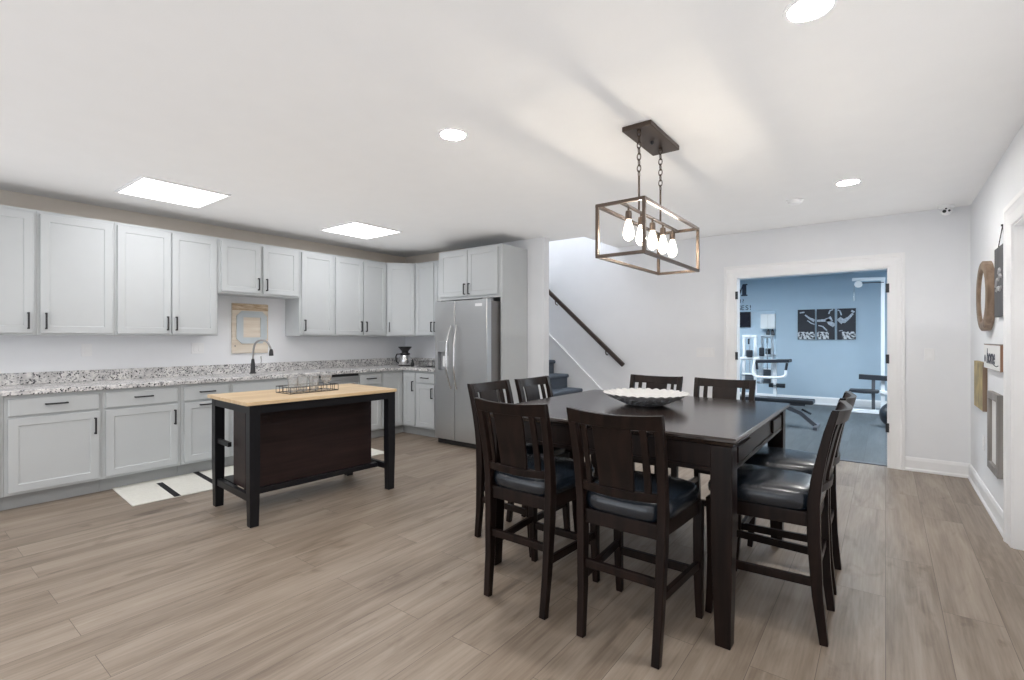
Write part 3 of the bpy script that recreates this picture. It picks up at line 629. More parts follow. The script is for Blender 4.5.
gb = MB().lathe([(0.032, 0), (0.032, 0.003), (0.006, 0.007), (0.0045, 0.045), (0.012, 0.05), (0.036, 0.075), (0.046, 0.125), (0.044, 0.125), (0.034, 0.077), (0.008, 0.054)], seg=28).build('goblet', M['glass'], loc=(-3.735, 2.345, iz + 0.006))
tag(gb, 'clear stemmed glass at the right end of the wire tray on the island', 'glass')

# rug
rg = thing('runner_rug', 'cream runner rug with black stripes lying between island and cabinets', 'rug', (-4.900, 2.435, 0), R(-3.4))
box('pile', M['rugwhite'], -0.352, 0.352, -1.165, 1.165, 0.0, 0.010, rg, bevel=0.004)
for k in range(6):
    y0 = -0.88 + k * 0.33
    (xa, xb, sl) = (-0.20, 0.352, -0.01) if k % 2 == 0 else (-0.352, 0.20, -0.01)
    MB().prism([(xa, y0), (xa, y0 + 0.046), (xb, y0 + 0.046 + sl), (xb, y0 + sl)], 'Z', 0.0095, 0.0112).build('stripe', M['rugblack'], rg, smooth=0)

# faucet, coffee maker, letter board, outlets
fc = thing('kitchen_faucet', 'black and steel gooseneck faucet on the counter before the letter board', 'faucet', (-5.60, 2.615, 0.905))
MB().lathe([(0.036, 0), (0.036, 0.006), (0.026, 0.02), (0.022, 0.10), (0.016, 0.15), (0.012, 0.165)], seg=24).build('base', M['black'], fc)
nk = [(0, 0, 0.15), (0, 0.002, 0.26), (0.01, 0.02, 0.345), (0.045, 0.065, 0.375), (0.085, 0.115, 0.355), (0.11, 0.135, 0.30), (0.122, 0.14, 0.26)]
MB().tube(nk, 0.0105, 12, smooth=2).build('spout', M['faucet'], fc)
MB().lathe([(0.013, 0.27), (0.020, 0.25), (0.024, 0.20), (0.020, 0.196)], (0.124, 0.142, 0), 18).build('spray_head', M['black'], fc)
MB().tube([(0.015, 0.025, 0.05), (0.02, 0.06, 0.075), (0.02, 0.085, 0.13), (0.018, 0.078, 0.19)], 0.006, 8, smooth=2).build('lever', M['chrome'], fc)

cm = thing('coffee_maker', 'steel coffee carafe with black flared top standing in the counter corner', 'coffee maker', (-5.415, 4.63, 0.905))
MB().lathe([(0.092, 0), (0.092, 0.012), (0.085, 0.016)], seg=30).build('base', M['dkplastic'], cm)
MB().lathe([(0.080, 0.016), (0.086, 0.03), (0.084, 0.10), (0.070, 0.150), (0.062, 0.158)], seg=32).build('carafe', M['chrome'], cm)
MB().lathe([(0.066, 0.156), (0.072, 0.165), (0.070, 0.178), (0.048, 0.186), (0.044, 0.20), (0.056, 0.22), (0.092, 0.262), (0.094, 0.272), (0.086, 0.272), (0.06, 0.24)], seg=32).build('funnel_top', M['dkplastic'], cm)
MB().bar([(-0.065, -0.03, 0.168), (-0.115, -0.05, 0.165), (-0.13, -0.055, 0.13), (-0.12, -0.052, 0.06), (-0.085, -0.03, 0.03)], 0.018, 0.014, (0.3, -0.95, 0)).build('handle', M['dkplastic'], cm, bevel=0.004)
wb = wire_basket('black wire holder with two glasses on the counter left of the fridge', -5.16, -4.80, 4.62, 4.80, 0.905, 0.075, 3, 6)
tumbler(-5.07, 4.71, 0.911, 'small clear glass in left half of the wire holder by the fridge', 0.09, 0.036)
tumbler(-4.90, 4.71, 0.911, 'small clear glass in right half of the wire holder by the fridge', 0.09, 0.036)
bx = MB().lathe([(0.022, 0), (0.024, 0.05), (0.014, 0.065), (0.013, 0.095), (0.006, 0.10)], seg=18).build('pepper_shaker', M['dkplastic'], loc=(-5.225, 4.60, 0.905))
tag(bx, 'small black shaker beside the coffee carafe on the counter', 'shaker')

lb = thing('letter_board', 'pale wooden board with grey letter O hanging behind the faucet', 'wall board', (XL + 0.002, 2.69, 1.41), R(90))
box('board', M['boardwood'], -0.205, 0.205, -0.022, 0, -0.285, 0.285, lb, bevel=0.012)
box('top_band', M['boardband'], -0.200, 0.200, -0.0235, -0.021, 0.205, 0.278, lb)
def octo(w_, h_, c_): return [(-w_ + c_, -h_), (w_ - c_, -h_), (w_, -h_ + c_), (w_, h_ - c_), (w_ - c_, h_), (-w_ + c_, h_), (-w_, h_ - c_), (-w_, -h_ + c_)]
m = MB(); o_, i_ = octo(0.168, 0.185, 0.055), octo(0.098, 0.115, 0.004)
m.loft([[(x, -0.021, z - 0.0) for x, z in o_], [(x, -0.036, z) for x, z in o_], [(x, -0.036, z) for x, z in i_], [(x, -0.021, z) for x, z in i_]], closed=True)
m.build('letter_o', M['oletter'], lb, loc=(0.012, 0, 0.012), smooth=0)
for x_, z_ in ((0.182, 0.10), (-0.17, -0.20)): MB().lathe([(0.007, 0), (0.006, -0.004)], (x_, -0.022, z_), 12, 'Y').build('nail_head', M['black'], lb)

def wall_plate(name, label, cat, loc, rz, w_, n, kind):
    t = thing(name, label, cat, loc, rz)
    box('cover_plate', M['whiteplastic'], -w_ / 2, w_ / 2, -0.006, 0, -0.058, 0.058, t, bevel=0.002)
    for k in range(n):
        x = (k - (n - 1) / 2) * 0.046
        if kind == 'switch': MB().prism([(-0.0055, -0.032), (-0.012, -0.030), (-0.007, 0.032), (-0.0055, 0.032)], 'X', x - 0.016, x + 0.016).build('rocker', M['whiteplastic'], t, smooth=0)
        else:
            for z in (-0.024, 0.024): MB().lathe([(0.017, -0.006), (0.016, -0.009)], (x, 0, z), 18, 'Y').build('receptacle', M['whiteplastic'], t)
    return t
wall_plate('power_outlet', 'white outlet plate on the wall above the backsplash at far left', 'outlet', (XL + 0.001, 1.235, 1.19), R(90), 0.075, 1, 'outlet')
wall_plate('light_switch', 'white switch plate on the kitchen wall left of the letter board', 'light switch', (XL + 0.001, 2.15, 1.19), R(90), 0.12, 2, 'switch')
wall_plate('light_switch', 'wide white four-gang switch plate left of the gym doorway', 'light switch', (-1.748, YF - 0.001, 1.125), 0, 0.215, 4, 'switch')
wall_plate('light_switch', 'white single switch plate right of the gym doorway', 'light switch', (0.338, YF - 0.001, 1.14), 0, 0.075, 1, 'switch')
wall_plate('power_outlet', 'white outlet low on the right wall below the gold panel', 'outlet', (XR - 0.001, 5.42, 0.46), R(-90), 0.075, 1, 'outlet')

# ------------------------------------------------------------------ dining table
tx0, tx1, ty0, ty1, tz = -1.865, -0.482, 2.145, 3.550, 0.887
dt = thing('dining_table', 'large square dark espresso dining table', 'table', ((tx0 + tx1) / 2, (ty0 + ty1) / 2, 0))
hx, hy = (tx1 - tx0) / 2, (ty1 - ty0) / 2
def rect(a, b, z): return [(-a, -b, z), (a, -b, z), (a, b, z), (-a, b, z)]
MB().loft([rect(hx - 0.035, hy - 0.035, tz - 0.040), rect(hx - 0.018, hy - 0.018, tz - 0.036), rect(hx - 0.012, hy - 0.012, tz - 0.024), rect(hx, hy, tz - 0.018), rect(hx, hy, tz - 0.008), rect(hx - 0.006, hy - 0.006, tz)]).build('tabletop', M['darktop'], dt, bevel=0.0015, smooth=0)
LT, LB = 0.088, 0.062
for sx in (-1, 1):
    for sy in (-1, 1):
        ox, oy = sx * (hx - 0.022), sy * (hy - 0.022)
        rings = []
        for z, k in ((0, LB), (0.30, 0.078), (0.55, LT), (tz - 0.04, LT)):
            e = (LT - k) * 0.35
            x0, y0 = ox - sx * e, oy - sy * e; x1, y1 = x0 - sx * k, y0 - sy * k
            rings.append([(x0, y0, z), (x1, y0, z), (x1, y1, z), (x0, y1, z)])
        MB().loft(rings).build('leg', M['dark'], dt, bevel=0.003, smooth=0)
az0, az1 = tz - 0.155, tz - 0.041
for s_ in (-1, 1):
    y_ = s_ * (hy - 0.05); ap = box('apron', M['dark'], -hx + 0.11, hx - 0.11, y_ - 0.012, y_ + 0.012, az0, az1, dt, bevel=0.002)
    box('moulding', M['dark'], -hx + 0.11, hx - 0.11, y_ + s_ * 0.012, y_ + s_ * 0.020, az0, az0 + 0.018, ap)
    x_ = s_ * (hx - 0.05); ap = box('apron', M['dark'], x_ - 0.012, x_ + 0.012, -hy + 0.11, hy - 0.11, az0, az1, dt, bevel=0.002)
    box('moulding', M['dark'], x_ + s_ * 0.012, x_ + s_ * 0.020, -hy + 0.11, hy - 0.11, az0, az0 + 0.018, ap)
    for yy in (-0.42, 0.42):
        box('leaf_slide', M['dark'], x_ + s_ * 0.012, x_ + s_ * 0.024, yy - 0.13, yy + 0.13, az0 + 0.025, az1 - 0.02, ap, bevel=0.002)

# decorative bowl
bw = thing('decorative_bowl', 'shallow scalloped bowl, white inside and silver outside, on the dining table', 'bowl', (-1.180, 2.915, tz))
def petal(r, z, amp, n=30, seg=180, ph=0.0):
    return [((r + amp * abs(cos(n / 2 * (2 * pi * k / seg) + ph))) * cos(2 * pi * k / seg), (r + amp * abs(cos(n / 2 * (2 * pi * k / seg) + ph))) * sin(2 * pi * k / seg), z + amp * 0.6 * abs(cos(n / 2 * (2 * pi * k / seg) + ph))) for k in range(seg)]
prof = [(0.003, 0.0, 0), (0.085, 0.0, 0), (0.105, 0.004, 0.002), (0.126, 0.010, 0.014), (0.122, 0.015, 0.0), (0.152, 0.020, 0.016), (0.147, 0.026, 0), (0.179, 0.032, 0.018), (0.174, 0.038, 0), (0.206, 0.044, 0.018), (0.201, 0.050, 0), (0.230, 0.059, 0.012), (0.246, 0.070, 0.014)]
MB().loft([petal(r, z, a, ph=(i // 2) * pi / 2) for i, (r, z, a) in enumerate(prof)], caps=False).build('outer_shell', M['silver'], bw, smooth=25)
inn = [(0.246, 0.071, 0.014), (0.240, 0.071, 0.014), (0.21, 0.055, 0.006), (0.17, 0.038, 0.004), (0.12, 0.02, 0.002), (0.05, 0.012, 0.0), (0.004, 0.011, 0)]
MB().loft([petal(r, z, a, ph=((len(prof) - 1) // 2) * pi / 2) for r, z, a in inn], caps=False).build('inner_lining', M['pearl'], bw, smooth=40)

# ------------------------------------------------------------------ dining chairs (local: sitter faces +y)
def backY(z):
    pts = [(0, -0.228), (0.2, -0.205), (0.45, -0.192), (0.60, -0.192), (0.72, -0.205), (0.88, -0.238), (1.0, -0.272)]
    for (z0, y0), (z1, y1) in zip(pts, pts[1:]):
        if z <= z1: return y0 + (y1 - y0) * (z - z0) / (z1 - z0)
    return pts[-1][1]
def backX(z): return 0.168 + 0.026 * min(1, z / 1.0)
def bow(x, z):   # the back curves away from the sitter between its posts
    return -0.038 * (1 - (x / backX(z)) ** 2)
def make_chair(label):
    t = thing('dining_chair', label, 'chair', group='chairs around the dining table')
    for sx in (-1, 1):
        zs = [0, 0.1, 0.2, 0.32, 0.45, 0.52, 0.60, 0.70, 0.80, 0.90, 0.992]
        MB().bar([(sx * backX(z), backY(z), z) for z in zs], [0.034] * 4 + [0.036] * 7, [0.032, 0.036, 0.041, 0.046, 0.050, 0.050, 0.048, 0.042, 0.036, 0.032, 0.028], (1, 0, 0)).build('back_leg', M['dark'], t, bevel=0.003, smooth=50)
        zs = [0, 0.12, 0.27, 0.42, 0.549]
        MB().bar([(sx * 0.200, 0.222 + 0.012 * (1 - z / 0.549) ** 2 - 0.008 * sin(pi * z / 0.549), z) for z in zs], [0.030, 0.034, 0.038, 0.040, 0.040], [0.030, 0.035, 0.041, 0.044, 0.044], (1, 0, 0)).build('front_leg', M['dark'], t, bevel=0.003, smooth=50)
    MB().prism([(-0.176, -0.20), (0.176, -0.20), (0.206, 0.240), (-0.206, 0.240)], 'Z', 0.488, 0.550).build('seat_frame', M['dark'], t, bevel=0.003, smooth=0)
    # padded seat, domed and rounded
    rings = []
    n = 40
    for sc_, z in ((0.96, 0.5505), (1.01, 0.566), (1.025, 0.588), (1.015, 0.612), (0.96, 0.631), (0.82, 0.642), (0.5, 0.648), (0.12, 0.650)):
        ring = []
        for k in range(n):
            a = 2 * pi * k / n; c_, s_ = cos(a), sin(a); p_ = 5.0
            rr = (abs(c_) ** p_ + abs(s_) ** p_) ** (-1 / p_)
            y = 0.022 + 0.232 * rr * s_ * sc_; hw = 0.186 + 0.032 * (y + 0.2) / 0.45
            drop = 0.012 * max(0, (y - 0.15) / 0.1) ** 2 if z > 0.60 else 0
            ring.append((hw * rr * c_ * sc_, y, z - drop))
        rings.append(ring)
    MB().loft(rings).build('seat_cushion', M['leather'], t, smooth=60)
    def curved(name, z0, z1, th, arch=0.0, ext=0.0):
        m = MB(); rings = []
        for k in range(13):
            u = -1 + k / 6; x = u * (backX((z0 + z1) / 2) + ext)
            def P(z, dy): return (x, backY(z) + bow(min(max(x, -backX(z)), backX(z)), z) + dy, z)
            zt_ = z1 + arch * (1 - u * u)
            rings.append([P(z0, -th / 2), P(zt_, -th / 2), P(zt_, th / 2), P(z0, th / 2)])
        m.loft(rings); return m.build(name, M['dark'], t, bevel=0.002, smooth=50)
    curved('crest_rail', 0.938, 1.001, 0.026, -0.009, 0.018)
    curved('lower_rail', 0.640, 0.676, 0.022)
    def upright(name, xa, xb, taper=1.0, th=0.012):
        m = MB(); rings = []
        for k in range(7):
            z = 0.672 + (0.943 - 0.672) * k / 6; c_ = (xa + xb) / 2; f = 1 + (taper - 1) * k / 6
            l, r_ = c_ + (xa - c_) * f, c_ + (xb - c_) * f
            rings.append([(l, backY(z) + bow(l, z) - th / 2, z), (r_, backY(z) + bow(r_, z) - th / 2, z), (r_, backY(z) + bow(r_, z) + th / 2, z), (l, backY(z) + bow(l, z) + th / 2, z)])
        m.loft(rings); return m.build(name, M['dark'], t, bevel=0.0015, smooth=50)
    upright('back_splat', -0.078, 0.078, 1.10)
    upright('back_slat', -0.145, -0.119); upright('back_slat', 0.119, 0.145)
    for sx in (-1, 1):
        MB().bar([(sx * 0.172, backY(0.25), 0.255), (sx * 0.199, 0.215, 0.255)], 0.020, 0.036, (1, 0, 0)).build('side_stretcher', M['dark'], t, bevel=0.002, smooth=0)
    MB().bar([(-0.175, backY(0.31), 0.315), (0.175, backY(0.31), 0.315)], 0.020, 0.036, (0, 1, 0)).build('back_stretcher', M['dark'], t, bevel=0.002, smooth=0)
    MB().bar([(-0.20, 0.220, 0.215), (0.20, 0.220, 0.215)], 0.022, 0.038, (0, 1, 0)).build('front_stretcher', M['dark'], t, bevel=0.002, smooth=0)
    return t
chairs = [
    ('nearest dark wooden chair, back to the viewer, right of the two on the near side', -0.890, 2.122, 0),
    ('dark wooden chair on the near table side, left of the other, beside the island', -1.432, 2.135, 0),
    ('dark chair seen side on at the right of the table, the nearer of two', -0.435, 2.630, 90),
    ('dark chair at the right of the table, the farther of two, nearer the gym doorway', -0.440, 3.150, 90),
    ('dark chair facing the viewer behind the bowl on the far table side', -1.463, 3.565, 180),
    ('dark chair facing the viewer on the far table side, nearer the gym doorway', -0.945, 3.560, 180),
    ('dark chair on the left table side, the nearer, in front of the fridge', -1.900, 2.600, -90),
    ('dark chair on the left table side, the farther, in front of the stairs', -1.872, 3.080, -90)]
proto = None
for lab, x, y, a in chairs:
    if proto is None: proto = make_chair(lab); o = proto
    else: o = copy_tree(proto)
    o['label'] = lab; o.location = (x, y, 0); o.rotation_euler = (0, 0, R(a))

# ------------------------------------------------------------------ pictures on the right wall (local: front faces -y, hung on wall facing -x)
def on_right(name, label, cat, y, z): return thing(name, label, cat, (XR - 0.001, y, z), R(-90))
mr = on_right('wall_mirror', 'round mirror in a thick brown wooden frame on the right wall', 'mirror', 5.13, 1.617)
MB().lathe([(0.262, -0.001), (0.264, -0.045), (0.252, -0.052), (0.205, -0.052), (0.198, -0.046), (0.198, -0.001)], seg=56, axis='Y', caps=False).build('frame', M['mirrorwood'], mr)
MB().lathe([(0.200, -0.030), (0.200, -0.040)], seg=56, axis='Y').build('mirror_glass', M['mirror'], mr)
sg = on_right('hanging_sign', 'tall dark grey sign with white lettering hung by a cord on the right wall', 'sign', 4.61, 1.68)
box('board', M['slate'], -0.172, 0.172, -0.022, 0, -0.235, 0.235, sg, bevel=0.002)
MB().tube([(-0.12, -0.010, 0.235), (0.0, -0.004, 0.375), (0.12, -0.010, 0.235)], 0.003, 6).build('cord', M['black'], sg)
MB().lathe([(0.008, 0), (0.007, -0.012)], (0, 0, 0.375), 10, 'Y').build('nail', M['black'], sg)
for i, pts in enumerate([[(-0.10, -0.03), (-0.04, 0.03), (0.0, 0.0), (0.05, 0.05), (0.10, 0.02)], [(-0.08, -0.06), (0.0, -0.03), (0.03, -0.07), (0.10, -0.04)], [(0.0, 0.05), (0.03, 0.09), (0.07, 0.06)]]):
    MB().tube([(x, -0.0225, z) for x, z in pts], 0.009, 6, smooth=2).build('lettering', M['chalk'], sg)
hs = on_right('word_sign', 'small white wooden sign with navy script word on the right wall', 'sign', 4.855, 1.163)
box('board', M['signbrown'], -0.325, 0.325, -0.026, 0, -0.088, 0.088, hs)
box('face', M['signwhite'], -0.325, 0.323, -0.029, -0.0262, -0.085, 0.085, hs)
box('top_edge', M['framegrey'], -0.325, 0.325, -0.030, 0, 0.0885, 0.094, hs)
text_mesh('lettering', 'home', M['ink'], 0.15, hs, (-0.20, -0.0295, -0.045), (R(90), 0, 0), bold=0.003, shear=0.25, sx=1.0)
MB().lathe([(0.028, -0.029), (0.026, -0.0305)], (-0.27, 0, -0.015), 16, 'Y').build('leaf_mark', M['ink'], hs)
MB().tube([(0.10, -0.0295, -0.05), (0.2, -0.0295, -0.06), (0.28, -0.0295, -0.05)], 0.003, 6, smooth=1).build('flourish', M['ink'], hs)
gp = on_right('gold_panel', 'gold and brown abstract canvas on the right wall below the mirror', 'picture', 5.50, 0.918)
box('canvas', M['gold'], -0.235, 0.235, -0.026, 0, -0.19, 0.19, gp, bevel=0.002)
box('edge_strip', M['mirrorwood'], 0.2355, 0.243, -0.027, 0, -0.19, 0.19, gp)
fw = on_right('framed_print', 'grey wooden frame with white print on the right wall near the door', 'picture frame', 4.82, 0.633)
m = MB(); a_, b_, c_, d_ = 0.205, 0.28, 0.155, 0.23
def rr(w_, h_, y_): return [(-w_, y_, -h_), (w_, y_, -h_), (w_, y_, h_), (-w_, y_, h_)]
m.loft([rr(a_, b_, 0), rr(a_, b_, -0.03), rr(c_, d_, -0.03), rr(c_, d_, -0.004)], closed=False); m.build('frame', M['framegrey'], fw, smooth=0)
box('print', M['signwhite'], -c_ + 0.001, c_ - 0.001, -0.010, -0.0045, -d_ + 0.001, d_ - 0.001, fw)
for k in range(9): box('print_line', M['framegrey'], 0.02, 0.09, -0.0115, -0.010, -0.18 + k * 0.035, -0.175 + k * 0.035, fw)

# ------------------------------------------------------------------ gym
GW, GK = M['gymwhite'], M['gymblack']
def gtube(name, pts, r, par, mat=None, smooth=0): return MB().tube(pts, r, 10, smooth=smooth).build(name, mat or GW, par)
def gbar(name, pts, w_, h_, lat, par, mat=None): return MB().bar(pts, w_, h_, lat).build(name, mat or GW, par, bevel=0.004, smooth=0)
# wall mirror, lettering, posters
gm = thing('gym_mirror', 'large flat mirror on the blue gym wall below the black lettering', 'mirror', (-2.9, GY1 - 0.001, 0))
box('mirror_glass', M['mirror'], -1.1, 1.114, -0.006, 0, 0.35, 1.853, gm)
wl = thing('wall_lettering', 'black block letters painted on the blue gym wall above the mirror', 'lettering', (0, GY1 - 0.001, 0))
for s_, xr, z0, h in (('M', -2.324, 2.190, 0.255), ('?', -2.395, 2.043, 0.08), ('U', -2.455, 2.043, 0.08), ('!', -2.258, 1.893, 0.10), ('S', -2.305, 1.893, 0.10), ('E', -2.385, 1.893, 0.10), ('S', -2.455, 1.893, 0.10)):
    if s_ == 'M':   # heavy slab-serif capital
        w_, t_, q_ = 0.26, 0.075, 0.028
        o = MB().prism([(0, 0), (0.11, 0), (0.11, q_), (0.085, q_), (0.085, 0.165), (0.13, 0.04), (0.165, 0.165), (0.165, q_), (0.145, q_), (0.145, 0), (0.27, 0), (0.27, q_), (0.248, q_), (0.248, h - q_), (0.27, h - q_), (0.27, h),
                        (0.175, h), (0.135, 0.13), (0.095, h), (0, h), (0, h - q_), (0.022, h - q_), (0.022, q_), (0, q_)], 'Y', -0.002, 0).build('letter', M['ink'], wl, (0, 0, z0), smooth=0)
        o.location.x = xr - 0.27; continue
    o = text_mesh('letter', s_, M['ink'], h / 0.70, wl, (0, -0.001, z0), (R(90), 0, 0), bold=h * 0.012)
    xs = [v.co.x for v in o.data.vertices]; o.location.x = xr - max(xs)
for i, (xc, lab) in enumerate(((-1.2485, 'left black and white canvas print with an outstretched arm, gym wall'), (-0.923, 'middle black and white canvas print with a torso, gym wall'), (-0.5895, 'right black and white canvas print with a raised arm, gym wall'))):
    t = thing('canvas_print', lab, 'picture', (xc, GY1 - 0.001, 1.565), group='three canvas prints on the gym wall')
    box('canvas', M['print'], -0.146, 0.146, -0.03, 0, -0.297, 0.297, t)
    cr = [(-0.143, 0.143), (-0.143, 0.05), (-0.07, 0.143)][i]
    box('crowd', M['crowd'], cr[0], cr[1], -0.0315, -0.0302, -0.29, -0.145, t)
    strokes = [[((-0.02, 0.19, 0.012), (0.06, 0.12, 0.018), (0.143, 0.07, 0.03)), ((0.02, 0.08, 0.008), (0.08, 0.03, 0.010), (0.143, 0.0, 0.012)), ((-0.11, 0.235, 0.012), (-0.03, 0.245, 0.012))],
               [((-0.143, 0.07, 0.022), (-0.03, 0.075, 0.022), (0.05, 0.09, 0.04), (0.10, 0.11, 0.05)), ((0.02, 0.10, 0.035), (0.08, 0.02, 0.040), (0.143, -0.03, 0.035)), ((-0.12, -0.02, 0.010), (-0.05, -0.04, 0.012), (0.02, -0.12, 0.012)), ((0.05, 0.20, 0.012), (0.07, 0.26, 0.012), (0.12, 0.285, 0.012))],
               [((-0.12, 0.04, 0.06), (-0.08, 0.08, 0.06), (-0.03, 0.06, 0.04), (0.04, 0.12, 0.024), (0.10, 0.20, 0.018)), ((0.09, 0.22, 0.026), (0.11, 0.25, 0.03)), ((-0.14, 0.275, 0.012), (-0.10, 0.25, 0.012), (-0.08, 0.17, 0.012)), ((-0.12, -0.13, 0.006), (-0.06, -0.12, 0.006))]][i]
    for st_ in strokes:
        P = [(x, -0.0312, z) for x, z, _ in st_]
        MB().bar(P, 0.002, [2 * r_ for *_, r_ in st_], (0, 1, 0)).build('printed_figure', M['printgrey'], t, smooth=0)
# TV and cabinet on the near gym wall (seen in the mirror)
tv = thing('wall_television', 'black flat television on the gym wall, seen in the gym mirror', 'television', (-3.64, GY0 + 0.008, 1.885), R(180))
box('bezel', M['dkplastic'], -0.40, 0.40, -0.05, 0, -0.26, 0.26, tv, bevel=0.004)
box('screen', M['tv'], -0.385, 0.385, -0.052, -0.0505, -0.24, 0.245, tv)
wc = thing('gym_wall_cabinet', 'white cabinet on the gym wall, seen in the gym mirror', 'cabinet', (-2.74, GY0 + 0.008, 0), R(180))
box('carcass', M['cab'], -0.19, 0.19, -0.26, 0, 1.57, 2.00, wc)
box('door', M['cab'], -0.187, -0.002, -0.278, -0.261, 1.573, 1.997, wc, bevel=0.003); box('door', M['cab'], 0.002, 0.187, -0.278, -0.261, 1.573, 1.997, wc, bevel=0.003)
gl = thing('boxing_gloves', 'dark pair of gloves hanging below the white gym cabinet', 'gloves', (-2.69, GY0 + 0.14, 1.55))
MB().tube([(-0.05, 0, 0.012), (-0.06, 0, -0.06), (-0.07, 0, -0.16)], [0.012, 0.045, 0.05], 10).build('glove', GK, gl); MB().tube([(0.05, 0, 0.012), (0.06, 0, -0.06), (0.07, 0, -0.17)], [0.012, 0.045, 0.05], 10).build('glove', GK, gl)

# multi-gym at the left of the doorway
y = 10.4
hg = thing('multi_gym', 'white multi-gym with black padded arm bench against the blue gym wall', 'exercise machine', (-1.9, y, 0))
def g(x, z, dy=0.0): return (x + 1.9, dy, z)
for xa in (-2.20, -2.00): gbar('upright', [g(xa - 0.03 if xa < -2.1 else xa, 0), g(xa, 0.9), g(xa, 1.33)], 0.05, 0.05, (0, 1, 0), hg)
gtube('top_bar', [g(-2.23, 1.33), g(-1.97, 1.33)], 0.03, hg)
gtube('cross_bar', [g(-2.28, 0.90, -0.03), g(-1.92, 0.915, -0.03)], 0.03, hg)
gtube('cross_bar', [g(-2.24, 0.60, -0.03), g(-1.98, 0.60, -0.03)], 0.022, hg)
gtube('arm_bar', [g(-2.27, 0.9, -0.03), g(-2.29, 0.7, -0.1), g(-2.29, 0.4, -0.12)], 0.03, hg, smooth=2)
for k in range(6): box('weight_plate', M['gymsteel'], -0.27, -0.13, -0.05, 0.05, 0.30 + k * 0.05, 0.345 + k * 0.05, hg)
gtube('guide_rod', [g(-2.10, 0.6), g(-2.10, 1.33)], 0.012, hg, M['chrome'])
for (a_, b_, z0, z1) in ((-2.15, -2.03, 0.93, 1.07), (-1.92, -1.83, 0.955, 1.12)):
    box('pad', GK, a_ + 1.9, b_ + 1.9, -0.10, -0.04, z0, z1, hg, bevel=0.02)
box('grip', GK, -0.225, -0.19, -0.06, -0.03, 1.18, 1.29, hg, bevel=0.008)
gbar('pad', [g(-1.93, 0.86, -0.18), g(-1.38, 0.885, -0.18)], 0.34, 0.055, (0, 1, 0), hg, GK)
for xa in (-1.91, -1.41): gtube('grip', [g(xa, 0.85, -0.36), g(xa + (0.01 if xa < -1.5 else -0.02), 0.715, -0.36)], 0.022, hg, GK)
gtube('u_bar', [g(-2.0, 0.9, -0.05), g(-2.01, 0.65, -0.2), g(-1.94, 0.58, -0.36), g(-1.70, 0.575, -0.36), g(-1.50, 0.585, -0.36), g(-1.43, 0.62, -0.36), g(-1.43, 0.72, -0.36)], 0.024, hg, smooth=2)
gbar('bench_post', [g(-1.635, 0.86, -0.18), g(-1.63, 0.03, -0.18)], 0.05, 0.06, (0, 1, 0), hg)
gbar('base_rail', [g(-2.24, 0.035, -0.18), g(-1.50, 0.035, -0.18)], 0.06, 0.06, (0, 1, 0), hg)
gbar('base_rail', [g(-2.10, 0.036, -0.14), g(-2.10, 0.036, 0.5)], 0.06, 0.06, (1, 0, 0), hg)
for a_, b_ in ((-1.725, -1.655), (-1.60, -1.46)): MB().tube([g(a_, 0.425, -0.22), g(b_, 0.425, -0.22)], 0.04, 14).build('roller_pad', GK, hg)
gtube('roller_bar', [g(-1.72, 0.425, -0.22), g(-1.47, 0.425, -0.22)], 0.012, hg, M['chrome'])
dsk = MB().lathe([(0.16, 0.0), (0.17, 0.02), (0.14, 0.05), (0.03, 0.055)], seg=28).build('weight_disc', GK, loc=(-1.86, 9.85, 0.001))
tag(dsk, 'dark round weight disc lying on the gym floor before the multi-gym', 'weight disc')

# cable machine at the right of the doorway
cmn = thing('cable_machine', 'white lat pulldown machine with black seat partly hidden by the door frame', 'exercise machine', (0, 10.6, 0))
gbar('mast', [(-0.035, 0.0, 0.0), (-0.035, 0, 2.34)], 0.07, 0.055, (0, 1, 0), cmn)
gbar('top_arm', [(0.0, -0.005, 2.315), (-0.47, -0.005, 2.335)], 0.05, 0.055, (0, 1, 0), cmn)
gtube('cable', [(-0.02, -0.03, 2.255), (-0.33, -0.03, 2.265)], 0.008, cmn, M['black'])
MB().lathe([(0.055, -0.02), (0.06, -0.012), (0.048, 0), (0.06, 0.012), (0.055, 0.02)], (-0.38, -0.005, 2.245), 24, 'Y').build('pulley_wheel', M['whiteplastic'], cmn)
gtube('cable', [(-0.438, -0.005, 2.25), (-0.444, -0.005, 2.09)], 0.004, cmn, M['greyplastic'])
gtube('snap_hook', [(-0.444, -0.005, 2.10), (-0.446, -0.005, 1.96)], 0.012, cmn, M['chrome'])
gbar('knee_pad', [(-0.37, -0.06, 0.625), (0.10, -0.06, 0.61)], 0.12, 0.085, (0, 1, 0), cmn, GK)
gbar('knee_pad_post', [(-0.166, -0.06, 0.60), (-0.166, -0.06, 0.07)], 0.045, 0.05, (0, 1, 0), cmn, M['gymsteel'])
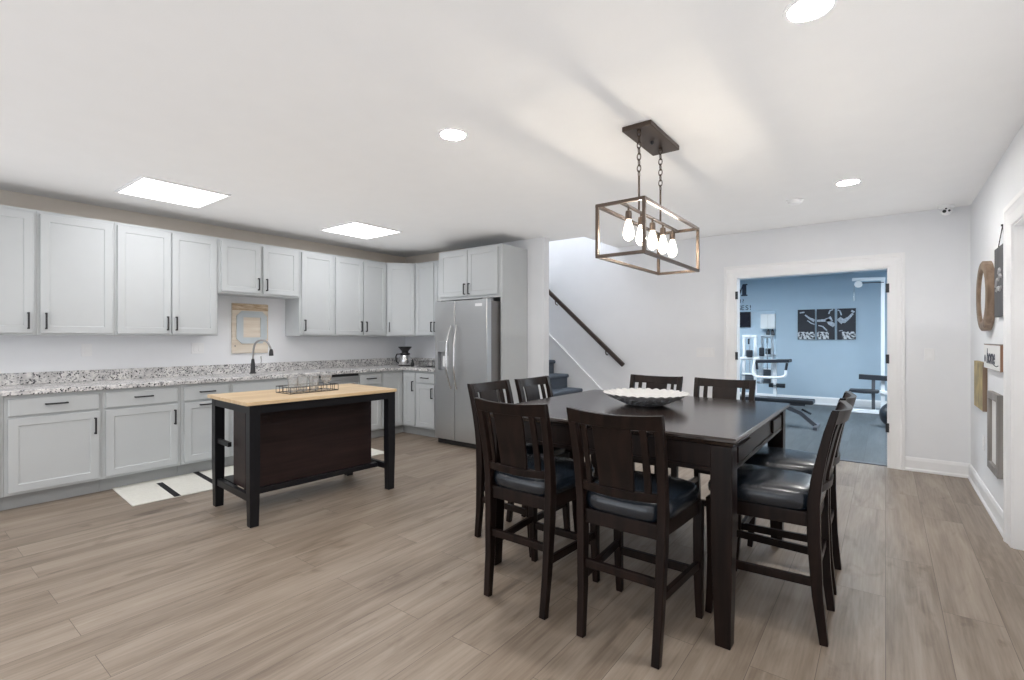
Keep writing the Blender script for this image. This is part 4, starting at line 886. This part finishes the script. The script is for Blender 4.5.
MB().prism([(-0.52, 0.375), (-0.50, 0.40), (-0.10, 0.405), (-0.085, 0.385), (-0.10, 0.355), (-0.30, 0.345), (-0.48, 0.352)], 'Y', -0.19, 0.11).build('seat', GK, cmn, bevel=0.012, smooth=40)
gbar('seat_post', [(-0.08, -0.04, 0.37), (0.16, -0.04, 0.36)], 0.06, 0.06, (0, 1, 0), cmn)
gbar('base_rail', [(-0.60, -0.14, 0.036), (0.20, -0.14, 0.036)], 0.06, 0.06, (0, 1, 0), cmn)
gbar('base_rail', [(-0.60, 0.30, 0.036), (0.20, 0.30, 0.036)], 0.06, 0.06, (0, 1, 0), cmn)
gbar('base_rail', [(-0.166, -0.11, 0.036), (-0.166, 0.27, 0.036)], 0.06, 0.06, (1, 0, 0), cmn)
m = MB(); bmesh.ops.create_uvsphere(m.bm, u_segments=28, v_segments=16, radius=0.19); ball = m.build('medicine_ball', GK, loc=(0.115, 8.98, 0.19))
tag(ball, 'black medicine ball on the gym floor half hidden by the right door frame', 'ball')

# flat weight bench
bn = thing('weight_bench', 'black flat weight bench with grey steel legs on the gym floor', 'weight bench', (-1.35, 8.30, 0))
box('pad', GK, -0.55, 0.53, -0.14, 0.14, 0.345, 0.405, bn, bevel=0.016)
gbar('spine', [(-0.5, 0, 0.325), (0.42, 0, 0.325)], 0.06, 0.038, (0, 1, 0), bn, M['gymsteel'])
gbar('support', [(0.08, 0, 0.31), (0.36, 0, 0.20), (0.55, 0, 0.035)], 0.05, 0.055, (0, 1, 0), bn, M['gymsteel'])
gbar('support', [(0.12, 0, 0.25), (-0.35, 0, 0.30), (-0.45, 0, 0.035)], 0.05, 0.055, (0, 1, 0), bn, M['gymsteel'])
gbar('foot', [(0.56, -0.22, 0.022), (0.56, 0.22, 0.022)], 0.05, 0.042, (1, 0, 0), bn, M['gymsteel'])
gbar('foot', [(-0.47, -0.22, 0.022), (-0.47, 0.22, 0.022)], 0.05, 0.042, (1, 0, 0), bn, M['gymsteel'])
gtube('adjust_lever', [(0.38, -0.04, 0.26), (0.50, -0.06, 0.205)], 0.016, bn, GK)
